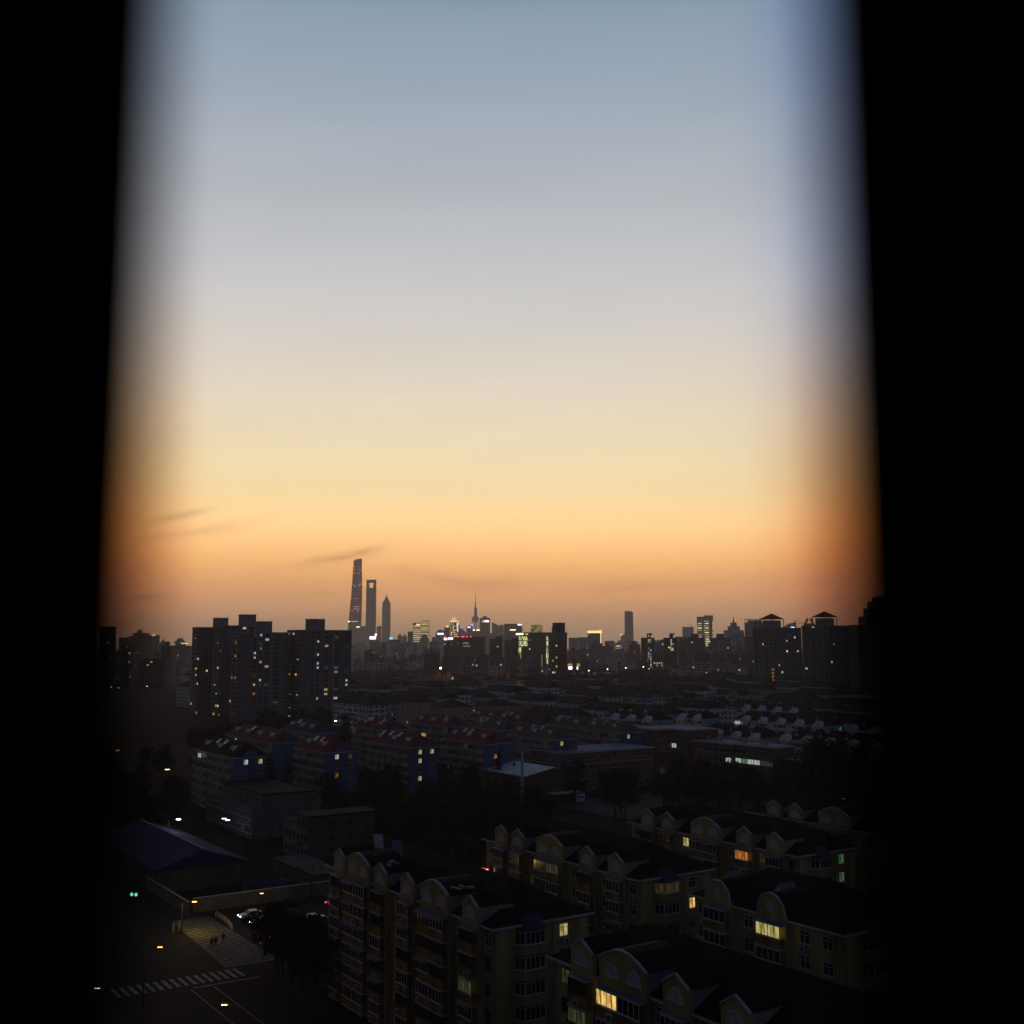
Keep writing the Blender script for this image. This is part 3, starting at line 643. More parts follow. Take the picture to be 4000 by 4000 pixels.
for lab, gb, ga, L, roof, lits in (
    ('blue ended block with red roof and an orange lit end window low down', 144, 315, 23, 'red_tile', [(0, 5, 'white'), (1, 5, 'dim'), (0, 3, 'orange')]),
    ('blue ended red roofed block with four lit windows stacked in its end wall', 172.5, 314, 29, 'red_tile', [(0, 5, 'yellow'), (1, 5, 'yellow'), (0, 4, 'yellow'), (0, 2, 'yellow')]),
    ('block with brown and red roof and a bright white balcony window near its corner', 200, 312, 28, 'red_tile', [(0, 4, 'orange')]),
    ('brown roofed block with one yellow lit end window beside the brick school', 228, 313, 28, 'brown_tile', [(0, 5, 'yellow'), (0, 3, 'yellow')]),
    ('dark red roofed block standing leftmost, two yellow windows in its blue end', 115.5, 316, 34, 'dkred_tile', [(0, 5, 'white'), (1, 5, 'yellow')]),
    ('long block with dull red roof behind the leftmost one, in shadow', 143, 355, 44, 'red_tile', []),
    ('grey roofed block with blue end wall below the left high-rise slabs', 170.5, 385, 28, 'grey_tile', []),
    ('small red roofed block right of the grey roofed one, below the slab corner', 199.5, 384, 26, 'red_tile', [(1, 5, 'dim')]),
    ('magenta red roofed block in front of the peach blocks', 228, 384, 30, 'red_tile', []),
    ('drab brown roofed block between two red roofs at the centre', 236.5, 357, 25, 'brown_tile', []),
    ('long red roofed block behind the brown ones, right of the peach blocks', 264, 385, 42, 'red_tile', []),
    ('brown roofed block with a tall white gablet, behind the school wing', 268, 349, 24, 'brown_tile', []),
    ('brown roofed block tucked left of the brick school tower', 266, 322.5, 25, 'brown_tile', [(0, 5, 'yellow')])):
    mid_block(lab, gb, ga, L, 10.5, 'cream' if roof != 'red_tile' else 'greywall', 'blue', roof, 'red', lits=lits, group=GR)
for lab, gb, ga, L, lits in (
    ('white gabled block with black roof and teal end right behind the school wing', 312, 296, 34, [(0, 5, 'dim')]),
    ('white gabled block whose four white pediments line the front, teal end at right', 357, 304, 50, [(1, 5, 'teal')]),
    ('white gabled block with a broad warm lit window right of the school wing', 319, 246, 46, []),
    ('white gabled block with teal end behind the brown roofs, left of centre right', 320, 366, 33, []),
    ('white gabled block between two black roofs in the third row', 345, 362, 14, []),
    ('pale blue fronted block with white balconies in a row under the twin towers', 420, 373, 42, [(1, 5, 'green')]),
    ('white gabled block at the dark right edge of the estate', 352, 240, 48, []), ):
    mid_block(lab, gb, ga, L, 12, 'white', 'teal', 'dkred_tile', 'white', E=14.7 if gb in (312, 319) else 17.0, lits=lits, group='white gabled blocks with black roofs', rh=4.0)
# peach coloured point blocks
for px0, px1, py, lab in ((1576, 1673, 2744, 'peach point block with black hip roof, leftmost of three, side lit orange'), (1703, 1806, 2762, 'middle peach point block with black hip roof and an orange lit corner'), (1888, 1992, 2758, 'rightmost peach point block with black hip roof, greyer than the others')):
    gb, ga = gp((px0 + px1) / 2 - 20, py, 18.5); Wd = 16
    t = thing('point_block', lab, 'apartment block', G(gb, ga), TH, 'peach point blocks'); occ(gb, ga, gb + Wd, ga + 14)
    mb = MB(); mb.box(0, 0, 0, Wd, 14, 18.5); mb.build('wall', M['peach'], t)
    mb = MB(); mb.hip(0, 0, Wd, 14, 18.5, 3.4, .7); mb.build('roof', M['black_tile'], t)
    for f in range(6):
        for x in (Wd * .3, Wd * .72): put('window', window_mesh(1.2, 1.4, 2, None), t, (x, -.005, f * 2.9 + 1.2), R(-90))
        for y in (3, 9): put('window', window_mesh(1.5, 1.4, 2, 'orange' if (f == 2 and y == 3) else None), t, (-.005, y, f * 2.9 + 1.2))

# ------------------------------------------------------------------ school, sports hall, mast
def school_box(t, b0, a0, b1, a1, z, matname='brick'):
    pass
sx0, sy0 = gp(2200, 2946, 13)                        # low wing corner
sch = thing('school_wing', 'brick school wing with a blue flat roof and white rimmed parapet', 'school', G(sx0, sy0), TH, 'brick school buildings')
Ls, Ds = 19, 40; occ(sx0, sy0, sx0 + Ds, sy0 + Ls)
mb = MB(); mb.box(0, 0, 0, Ds, Ls, 13); mb.build('wall', M['brick'], sch)
mb = MB(); mb.box(-.5, -.5, 13, Ds + .5, Ls + .5, 13.35); mb.box(-.35, -.35, 9.1, Ds + .35, -.001, 9.35); mb.box(-.35, 0, 9.1, -.001, Ls, 9.35); mb.build('cornice', M['coping'], sch)
mb = MB(); mb.box(.4, .4, 13.351, Ds - .4, Ls - .4, 13.5); mb.build('roof', surf('blue_roof_membrane', (.10, .16, .27), .8, .2, .4), sch)
for f in range(4):
    for i in range(8):
        put('window', window_mesh(2.2, 1.9, 2, None, rail=True), sch, (1.8 + i * 4.8, -.01, 1 + f * 3.2), R(-90))
    put('window', window_mesh(1.4, 1.9, 2, None), sch, (-.01, 8, 1 + f * 3.2))
tb, ta = gp(2560, 2854, 17.3)
sct = thing('school_tower', 'five storey brick school block with rows of white framed windows', 'school', G(tb, ta), TH, 'brick school buildings')
occ(tb, ta - 14, tb + 26, ta + 14)
mb = MB(); mb.box(0, 0, 0, 8, 13, 17.3); mb.box(8, -9, 0, 24, 13, 17.3); mb.build('wall', M['brick'], sct)
mb = MB()
for q in ((-.4, -.4, 7.99, 13.4), (8, -9.4, 24.4, 13.4)): mb.box(q[0], q[1], 17.3, q[2], q[3], 17.65)
for z in (9.3, 2.9): mb.box(-.25, -.25, z, 8, -.001, z + .22); mb.box(-.25, 0, z, -.001, 13, z + .22)
mb.build('cornice', M['coping'], sct)
mb = MB(); mb.box(.2, .2, 17.651, 7.6, 12.8, 17.8); mb.box(8.3, -9, 17.651, 23.9, 12.8, 17.8); mb.build('roof', M['blue_roof'] if 'blue_roof' in M else surf('slate_blue_roof', (.12, .17, .27), .8, .2, .4), sct)
for f in range(5):
    z = .9 + f * 3.25
    for y in (1.2, 4.6, 8.2): put('window', window_mesh(2.0, 2.0, 2, None, rail=True), sct, (-.01, y, z))
    put('window', window_mesh(2.0, 2.0, 2, 'dim' if f == 0 else None, rail=True), sct, (2.4, -.01, z), R(-90))
    for i in range(3): put('window', window_mesh(2.6, 1.7, 3, 'white' if (f == 3 and i == 2) else None), sct, (7.99, -8.4 + i * 2.8, z))
wb, wa = gp(3019, 2925, 13.8)
scl = thing('school_wing', 'long brick school wing with a ribbon of green white lit classroom windows', 'school', G(wb, wa), TH, 'brick school buildings')
L1 = along(2872, wb, 13.8) - wa; L2 = along(2709, wb - 1.5, 13.8) - wa; occ(wb - 2, wa, wb + 12, wa + L2)
mb = MB(); mb.box(0, 0, 0, 11, L1, 13.8); mb.box(-2, L1, 0, 11, L2, 13.8); mb.build('wall', M['brick'], scl)
mb = MB(); mb.box(-.5, -.5, 13.8, 11.5, L1 - .01, 14.15); mb.box(-2.5, L1, 13.8, 11.5, L2, 14.15); mb.build('cornice', M['coping'], scl)
mb = MB(); mb.box(.1, .1, 14.151, 11, L1 - .2, 14.3); mb.box(-2, L1 + .2, 14.151, 11, L2 - .2, 14.3); mb.build('roof', surf('blue_grey_roof', (.13, .17, .26), .8, .2, .4), scl)
for f in range(4):
    z = 1.0 + f * 3.3
    n = int(L1 / 3.0)
    for i in range(n):
        lt = None
        if f == 2: lt = 'white' if i in (2, 3, n - 1) else ('green' if i > 3 else ('dim' if i < 2 else None))
        put('window', window_mesh(2.85, 1.7, 3, lt), scl, (-.01, .3 + i * 3.0, z))
    n = int((L2 - L1) / 3.0)
    for i in range(n): put('window', window_mesh(2.85, 1.7, 3, 'white' if (f == 2 and i == 0) else None), scl, (-2.01, L1 + .3 + i * 3.0, z))
for i, (x, y) in enumerate(((4, 8), (6, 20), (3, 30), (7, 40))):
    mb = MB(); mb.box(x, y, 14.301, x + 2.4, y + 1.6, 15.2); mb.box(x + .2, y + .2, 15.2, x + 2.2, y + 1.4, 15.35, 1); mb.build('roof_unit', [M['ac'], M['dkmetal']], scl)
eb, ea = gp(3166, 2970, 10)
ext = thing('school_annex', 'low flat roofed brick annex stepping down from the long school wing', 'school', G(wb + 1, wa - 14), TH, 'brick school buildings')
occ(wb, wa - 15, wb + 13, wa)
mb = MB(); mb.box(0, 0, 0, 12, 13.9, 10); mb.build('wall', M['brick'], ext)
mb = MB(); mb.box(-.5, -.5, 10, 12.5, 13.85, 10.35); mb.build('cornice', M['coping'], ext)
for i in range(4): put('window', window_mesh(2.4, 1.7, 3, None), ext, (-.01, .6 + i * 3.2, 7.2))
hb, ha = gp(2052, 3031, 9)
hall = thing('sports_hall', 'sports hall with a pale blue white sheet roof and brown walls', 'sports hall', G(hb, ha), TH)
Lh, Dh = 31, 20; occ(hb, ha, hb + Dh, ha + Lh)
mb = MB(); mb.box(0, 0, 0, Dh, Lh, 9); mb.extr([(0, 9), (Dh, 9), (Dh * .55, 11.0)], 'y', .001, .35); mb.extr([(0, 9), (Dh, 9), (Dh * .55, 11.0)], 'y', Lh - .35, Lh - .001); mb.build('wall', surf('brown_render', (.10, .075, .055), .9, .25, .4), hall)
mb = MB()
mb.face([(-.8, -.7, 8.95), (-.8, Lh + .7, 8.95), (Dh * .55, Lh + .7, 11.1), (Dh * .55, -.7, 11.1)][::-1]); mb.face([(Dh + .8, -.7, 8.95), (Dh + .8, Lh + .7, 8.95), (Dh * .55, Lh + .7, 11.1), (Dh * .55, -.7, 11.1)])
mb.build('roof', M['white_sheet'], hall)
mb = MB(); mb.box(-.86, -.76, 8.6, -.8, Lh + .76, 9.0); mb.extr([(-.8, 8.62), (Dh * .55, 10.78), (Dh + .8, 8.62), (Dh + .8, 8.93), (Dh * .55, 11.08), (-.8, 8.93)], 'y', -.78, -.7); mb.build('fascia', M['coping'], hall)
for i in range(3): put('window', window_mesh(1.8, 2.6, 2, None, dark=True), hall, (3 + i * 6, -.01, 3.2), R(-90))
for i in range(6): put('window', window_mesh(2.2, 2.0, 2, None, dark=True), hall, (-.01, 2 + i * 4.8, 5))
mb = MB(); mb.box(9, -4, 3.0, 19.5, -.01, 3.3); mb.build('canopy', M['white_sheet'], hall)
mb = MB(); mb.box(0, -.08, 0, 3.4, 0, 2.6); mb.box(.5, -.11, 1.2, 2.9, -.081, 1.75, 1); o = mb.build('notice_board', [M['white'], M['blue']], None, G(hb + 17.5, ha - 3.2, .05), TH); tag(o, 'white notice board with a blue band under the sports hall canopy', 'notice board')
mx, my = at(2040, 3235, 0)
mast = thing('mast', 'tall pale grey lamp mast standing in the trees before the sports hall', 'mast', (mx, my, 0))
zt = 50 - math.hypot(mx, my) * math.tan(math.atan((2905 - 2000) / F) - PITCH)
mb = MB(); mb.cyl(0, 0, 0, 9, .55, .48, 10); mb.cyl(0, 0, 9, zt - 2.2, .46, .36, 10); mb.build('pole', M['metal'], mast)
mb = MB(); mb.cyl(0, 0, zt - 2.2, zt, .5, .45, 10); mb.cyl(0, 0, zt, zt + .25, .6, .5, 10); mb.build('top_collar', M['palegrey'], mast)
px_, py_ = at(2585, 3158, 0); fp = thing('flagpole', 'thin grey pole standing before the brick school block', 'pole', (px_, py_, 0))
mb = MB(); mb.cyl(0, 0, 0, 12.5, .09, .05, 6); mb.build('pole', M['metal'], fp); mb = MB(); mb.lathe([(0, 12.5), (.14, 12.6), (0, 12.75)], 8); mb.build('finial', M['metal'], fp)

# ------------------------------------------------------------------ old low buildings, sheds, yard
def old(lab, cat, gb, ga, name, grp=None): return thing(name, lab, cat, G(gb, ga), TH, grp)
M['oldwhite'] = surf('old_limewash', (.10, .10, .108), .9, .35, .5, (1, 1, .4), .1); M['oldgrey'] = surf('old_grey_render', (.065, .07, .066), .9, .35, .5, (1, 1, .4), .1)
oA = old('old white stepped terrace building with ribbon windows and a white finial gable', 'building', 107.5, 279, 'terrace_building'); occ(105, 277, 128, 317)
mb = MB(); mb.box(0, 0, 0, 19, 36, 7.4); mb.box(4, 3, 7.4, 17, 34, 10.6); mb.build('wall', M['oldwhite'], oA)
mb = MB(); mb.box(-.3, -.3, 7.4, .1, 36.3, 8.3); mb.box(.1, -.3, 7.4, 19.3, .1, 8.3); mb.box(-.4, -.2, 3.6, -.001, 36.2, 4.4); mb.build('parapet', M['oldwhite'], oA)
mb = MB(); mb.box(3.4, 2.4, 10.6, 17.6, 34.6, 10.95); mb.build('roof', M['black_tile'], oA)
mb = MB(); mb.extr([(20, 8.3), (23, 8.3), (21.5, 12.6)][::-1], 'x', -.3, .25); mb.build('gable', M['oldwhite'], oA)
for f in range(2):
    for i in range(9): put('window', window_mesh(3.2, 1.7, 4, None), oA, (-.02, 1 + i * 3.9, 1.3 + f * 3.7))
for i in range(5): put('window', window_mesh(1.6, 1.9, 2, None), oA, (3.99, 5 + i * 5.6, 8.0))
oB = old('grey three storey house with a white front, dark windows and a flat roof', 'house', 107.5, 243.5, 'house'); occ(105, 241, 126, 259)
mb = MB(); mb.box(0, 0, 0, 17, 7, 10); mb.box(0, 7, 0, 15, 14.5, 8.0); mb.build('wall', M['oldgrey'], oB)
mb = MB(); mb.box(-.12, 0, .2, -.001, 7, 9.8); mb.box(-.12, 7, .2, -.001, 14.5, 7.8); mb.build('front', M['oldwhite'], oB)
mb = MB(); mb.box(-.6, -.6, 10, 17.6, 7.3, 10.4); mb.box(-.5, 7.3, 8, 15.5, 15, 8.3); mb.build('roof', M['black_tile'], oB)
for f in range(3):
    for i in range(3): put('window', window_mesh(1.3, 1.8, 2, None, dark=True), oB, (-.13, .5 + i * 2.2, 1.0 + f * 3.1))
    if f < 2:
        for i in range(3): put('window', window_mesh(1.3, 1.8, 2, None, dark=True), oB, (-.13, 7.6 + i * 2.3, 1.0 + f * 3.1))
    for i in range(2): put('window', window_mesh(1.6, 1.6, 2, None, dark=True), oB, (5 + i * 4.5, -.01, 1.2 + f * 3.1), R(-90))
mb = MB(); mb.box(0, 0, 0, .12, 3.0, .7); tag(mb.build('sign', [M['black_tile']], None, G(107.2, 246.0, 3.3), TH), 'small dark nameplate on the white front of the grey house', 'sign')
sh = old('big shed with a deep blue sheet roof beside the street', 'shed', 69, 230, 'shed'); occ(66, 228, 90, 278)
mb = MB(); mb.box(0, 0, 0, 18, 45, 4.6); mb.build('wall', M['oldgrey'], sh)
mb = MB(); mb.hip(0, 0, 18, 45, 4.6, 3.4, .9, gable=True); mb.build('roof', M['blue_sheet'], sh)
mb = MB(); mb.tube((9, -1, 8.14), (9, 46, 8.14), .14); mb.build('ridge_cap', M['coping'], sh)
mb = MB()
for i in range(12): mb.box(-.1, 1 + i * 3.7, 0, -.001, 1.5 + i * 3.7, 4.4)
mb.build('pilaster', M['oldgrey'], sh)
s2 = old('row of dark lock-up garages with a flat roof between shed and street', 'garage', 96, 214, 'garage_row'); occ(94, 212, 130, 236)
mb = MB(); mb.box(0, 0, 0, 7, 22, 3.2); mb.box(-.3, -.3, 3.2, 7.3, 22.3, 3.45); mb.build('wall', M['oldgrey'], s2)
for i in range(6): mb = MB(); mb.box(-.06, .5 + i * 3.6, 0.05, -.001, 3.4 + i * 3.6, 2.6); mb.build('garage_door', surf('grey_shutter_paint', (.09, .09, .085), .7, .2, 2) if i == 0 else bpy.data.materials['grey_shutter_paint'], s2)
s3 = old('small blue van-like kiosk with a sheet roof by the garages', 'kiosk', 82, 213.5, 'kiosk'); occ(80, 212, 92, 222)
mb = MB(); mb.box(0, 0, 0, 8, 4, 2.8); mb.build('wall', M['oldgrey'], s3); mb = MB(); mb.hip(0, 0, 8, 4, 2.8, .9, .4); mb.build('roof', M['blue_sheet'], s3)
mb = MB(); mb.box(1, -.05, .9, 3.2, -.002, 2.1, 0); mb.build('hatch', M['glass'], s3)
wl = MB(); wl.box(0, 0, 0, .24, 27, 2.4); wl.box(-.06, -.06, 2.4, .3, 27.06, 2.5, 1)
tag(wl.build('yard_wall', [M['oldwhite'], M['coping']], None, G(68.5, 209.5), TH - R(90) if False else TH), 'pale rendered yard wall along the pavement by the blue shed', 'wall')
wl = MB(); wl.box(0, 0, 0, 30, .24, 2.6); wl.box(-.06, -.06, 2.6, 30.06, .3, 2.7, 1)
tag(wl.build('yard_wall', [M['oldwhite'], M['coping']], None, G(70, 210.4), TH), 'cream boundary wall along the side street, lit yellow at one end', 'wall')

# ------------------------------------------------------------------ high-rise slabs on the left
def box_on_grid(px_corner, pytop, D, wE, wX):
    """near corner (between the -x and -y faces) seen at a pixel, at distance D; returns grid corner and height"""
    x, y, z = pt(px_corner, pytop, D)
    return x * BV[0] + y * BV[1], x * AV[0] + y * AV[1], z
M['slabwall'] = facade('panel_slab_wall', (.125, .13, .155), (.02, .022, .03), 40, 2.9, (0, 0), (0, 0), 0, band=(.05, .05, .055))
M['slabside'] = facade('panel_slab_side', (.15, .14, .135), (.02, .02, .025), 4.0, 2.9, (.15, .8), (.3, .8), .05, .5, band=(.06, .06, .06))
def highrise(label, pxc, pytop, D, front, side, lift, lits, group='pale high-rise slabs on the left', wins=(.28, .40, .55, .72, .95), ww=(1.5, 1.5, 2.4, 3.6, 1.6)):
    gb, ga, z = box_on_grid(pxc, pytop, D, front, side); occ(gb, ga, gb + front, ga + side)
    t = thing('high_rise_slab', label, 'apartment tower', G(gb, ga), TH, group)
    mb = MB(); mb.box(0, 0, 0, front, side, z); mb.build('wall', [M['slabwall'], M['slabside'], M['darkgrey']], t).data
    o = t.children[0]; me = o.data
    for p in me.polygons:
        if p.normal.z > .5: p.material_index = 2
        elif p.normal.x < -.5: p.material_index = 1
    mb = MB(); mb.box(-.15, -.15, z, front + .15, .2, z + .7); mb.box(-.15, .2, z, .2, side + .15, z + .7); mb.box(front - .2, .2, z, front + .15, side + .15, z + .7); mb.build('parapet', M['palegrey'], t)
    nf = int(z / 2.9)
    lx, lw, lh = lift
    mb = MB(); mb.box(lx, 3, z + .01, lx + lw, 3 + lw * .8, z + lh); mb.box(lx - .2, 2.8, z + lh, lx + lw + .2, 3.2 + lw * .8, z + lh + .5); o = mb.build('lift_house', M['palegrey'], t)
    put('lift_window', window_mesh(1.2, 1.5, 2, None, dark=True), o, (lx - .01, 5, z + 4.2))
    mb = MB()
    for q in (0.3, .35 * lw, .7 * lw, lw - .3): mb.cyl(lx + q, 3.2, z + lh + .5, z + lh + 2.0 + (q % 1), .08, .05, 5)
    mb.build('lightning_rod', M['dkmetal'], o)
    # recessed strip with dark loggias between the end panels
    mb = MB(); mb.box(front * .62, -.35, 1, front * .66, -.001, z - .5); mb.build('front_rib', M['palegrey'], t)
    n = 0; lset = {(c, f): k for c, f, k in lits}
    for f in range(max(0, nf - 16), nf):
        for c, (u, w_) in enumerate(zip(wins, ww)):
            k = lset.get((c, nf - 1 - f))
            put('window', window_mesh(w_, 1.55, 2 if w_ < 2 else 4, k, dark=True, d=.045), t, (front * u - w_ / 2, -.01, z - (nf - f) * 2.9 + .9), R(-90))
    bk = ('hb',)
    if bk not in WM:
        q = MB(); q.box(-1.3, 0, 0, 0, 3.4, .15); q.box(-1.3, 0, .15, -1.2, 3.4, 1.05); q.box(-1.2, 0, .15, 0, .1, 1.05); q.box(-1.2, 3.3, .15, 0, 3.4, 1.05); WM[bk] = q.mesh('balcony', M['cream'])
    for f in range(max(0, nf - 18), nf):
        for y in (side * .08, side * .55): put('balcony', WM[bk], t, (0, y, z - (nf - f) * 2.9 + .2))
    ls = {(0, 10): 'orange'}
    return t, z, front, side
t1 = highrise('left high-rise slab, narrowest, with lift tower at its right edge', 780, 2453, 790, 22, 16, (13, 9, 7), [(0, 10, 'warm'), (2, 14, 'white')])
t2 = highrise('second high-rise slab, tallest, antennas on its lift tower', 866, 2446, 770, 30, 18, (16, 10, 8), [(2, 0, 'warm'), (0, 10, 'orange'), (4, 0, 'dim')])
t3 = highrise('third high-rise slab, a little lower, with a column of white lit windows', 940, 2473, 715, 33, 17, (13, 9.5, 7.3), [(0, 0, 'dim'), (1, 0, 'white'), (2, 1, 'white'), (1, 2, 'dim'), (1, 3, 'green'), (0, 4, 'white'), (0, 5, 'yellow'), (1, 6, 'yellow'), (2, 7, 'yellow'), (0, 9, 'dim'), (1, 10, 'white'), (0, 11, 'yellow'), (1, 11, 'dim'), (2, 11, 'dim'), (0, 13, 'orange'), (3, 15, 'dim')], wins=(.3, .42, .55, .75, .95))
t4 = highrise('right-hand high-rise slab, widest front, lift tower above its middle', 1173, 2464, 735, 37.5, 22, (8.5, 10.5, 7.6), [(1, 2, 'white'), (2, 3, 'yellow'), (4, 3, 'dim'), (1, 5, 'white'), (1, 7, 'white'), (1, 8, 'white'), (3, 1, 'dim'), (3, 8, 'blue'), (3, 9, 'orange'), (4, 9, 'dim'), (4, 11, 'white'), (4, 12, 'white'), (2, 13, 'yellow'), (3, 13, 'dim'), (2, 14, 'yellow'), (1, 15, 'yellow'), (3, 15, 'white'), (4, 15, 'yellow'), (2, 8, 'dim')], wins=(.24, .345, .51, .69, .91))
for t_, gy, f_ in ((t1, .3, 10.5), (t2, .3, 10.5), (t3, 9, 10.5), (t4, 1.5, 10.5), (t4, 12, 10.5), (t3, 3, 10.5)):
    t, z, fr, sd = t_
    put('lit_balcony', window_mesh(2.6, 1.5, 3, 'orange' if gy > 2 else 'warm'), t, (-1.31, gy, z - f_ * 2.9 + 1.0))

# ------------------------------------------------------------------ twin towers with pagoda lift houses, right
M['twinX'] = facade('twin_tower_front', (.20, .195, .20), (.02, .02, .025), 4.4, 3.0, (.18, .78), (.28, .82), .03, .6, band=(.06, .06, .06))
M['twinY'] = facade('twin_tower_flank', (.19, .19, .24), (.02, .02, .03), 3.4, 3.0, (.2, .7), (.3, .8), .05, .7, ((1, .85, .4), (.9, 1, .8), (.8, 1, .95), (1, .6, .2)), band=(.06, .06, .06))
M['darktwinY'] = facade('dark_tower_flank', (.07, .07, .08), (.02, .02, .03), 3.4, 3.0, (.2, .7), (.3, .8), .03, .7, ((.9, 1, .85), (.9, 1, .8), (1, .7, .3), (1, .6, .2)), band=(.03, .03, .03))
def twin(label, pxl, pxc, pxr, pytop, D, flank):
    x, y, z = pt(pxc, pytop, D); gb, ga = x * BV[0] + y * BV[1], x * AV[0] + y * AV[1]
    ly = along(pxl, gb, 30) - ga
    lo, hi = 0, 120
    for _ in range(40):
        m_ = (lo + hi) / 2
        if proj(*G(gb + m_, ga)[:2], 30)[0] < pxr: lo = m_
        else: hi = m_
    dx = lo; occ(gb, ga, gb + dx, ga + ly)
    t = thing('apartment_tower', label, 'apartment tower', G(gb, ga), TH, 'twin towers with pagoda roofs')
    mb = MB(); mb.box(0, 0, 0, dx, ly, z); o = mb.build('wall', [M['twinX'], M[flank], M['darkgrey']], t)
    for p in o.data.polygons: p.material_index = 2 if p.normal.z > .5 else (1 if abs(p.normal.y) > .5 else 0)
    mb = MB(); mb.box(-.3, -.3, z, dx + .3, .1, z + 1.0); mb.box(-.3, .1, z, .1, ly + .3, z + 1.0); mb.box(dx - .1, .1, z, dx + .3, ly + .3, z + 1.0); mb.build('parapet', M['greywall'], t)
    mb = MB()
    for q in (.22, .42, .66, .9): mb.box(-1.1, ly * q, 2, -.001, ly * q + 1.2, z + .2)
    mb.build('front_pier', M['greywall'], t)
    k = ('tb',)
    if k not in WM:
        q = MB(); q.box(-1.4, 0, 0, 0, 4, .15); q.box(-1.4, 0, .15, -1.3, 4, 1.05); WM[k] = q.mesh('balcony', M['greywall'])
    for f in range(int(z / 3)):
        for q in (.03, .52, .75): put('balcony', WM[k], t, (0, ly * q, f * 3.0 + .3))
    # pagoda
    cx, cy, s = dx * .12, ly * .28, 11
    pg = MB(); pg.box(cx - 1, cy - 2, z, cx + s - 1, cy + s - 2, z + 7.2); o = pg.build('lift_house', M['palegrey'], t)
    rf = MB(); rf.hip(cx - 1, cy - 2, cx + s - 1, cy + s - 2, z + 8.2, 5.2, 2.2); rf.build('pagoda_roof', M['dkred_tile'], o)
    cl = MB()
    for (a, b) in ((cx - 2.6, cy - 3.6), (cx + s + .5, cy - 3.6), (cx - 2.6, cy + s - .4)): cl.cyl(a, b, z, z + 8.15, .35, n=6)
    cl.build('roof_column', M['greywall'], o)
    ga_ = MB(); yy = ly * .70; ga_.extr([(yy - 6.5, z + 1), (yy - 5.2, z + 1), (yy - .8, z + 6), (yy - 1.6, z + 7.6), (yy - 2.4, z + 7.2)][::-1], 'x', -.9, -.3); ga_.extr([(yy + 6.5, z + 1), (yy + 5.2, z + 1), (yy + .8, z + 6), (yy + 1.6, z + 7.6), (yy + 2.4, z + 7.2)], 'x', -.9, -.3); ga_.box(-.8, yy - 5, z + 1.01, -.4, yy + 5, z + 3); ga_.build('split_gable', M['cream'], t)
    return t, gb, ga, dx, ly, z
tA = twin('twin tower with a pagoda roof, left of the pair, orange lit stair windows', 2942, 3025, 3134, 2455, 960, 'twinY')
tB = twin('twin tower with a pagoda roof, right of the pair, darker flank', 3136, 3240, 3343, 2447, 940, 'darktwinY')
t = tA[0]
for f in range(8): put('stair_light', window_mesh(2.4, 1.6, 3, 'orange'), t, (-1.45, tA[4] * .02, tA[5] - 36 - f * 3))
# stepped dark tower at the right edge
D = 800; mp = D / F; x = pt(3352, 2500, D)[0]
t = thing('stepped_tower', 'black stepped tower at the right edge with a red beacon near its top', 'apartment tower', (x, D, 0))
M['blacktower'] = facade('black_tower_wall', (.05, .05, .055), (.02, .02, .025), 4, 3.1, (.2, .7), (.3, .8), .015, .5)
w0 = 0
for px0, pyt, dp in ((3352, 2440, 22), (3386, 2407, 18), (3402, 2374, 15), (3413, 2349, 12), (3428, 2330, 9)):
    zt = pt(px0, pyt, D)[2]; mb = MB(); mb.box((px0 - 3352) * mp, 0, w0, 280 * mp, dp, zt); mb.build('tier', M['blacktower'], t); w0 = zt + .01
mb = MB(); mb.lathe([(0, 0), (.5, .3), (.5, .8), (0, 1.2)], 8); mb.build('beacon', emit('tower_beacon', (1, .02, .01), 5), t, (118 * mp, -.6, pt(3470, 2369, D)[2]))

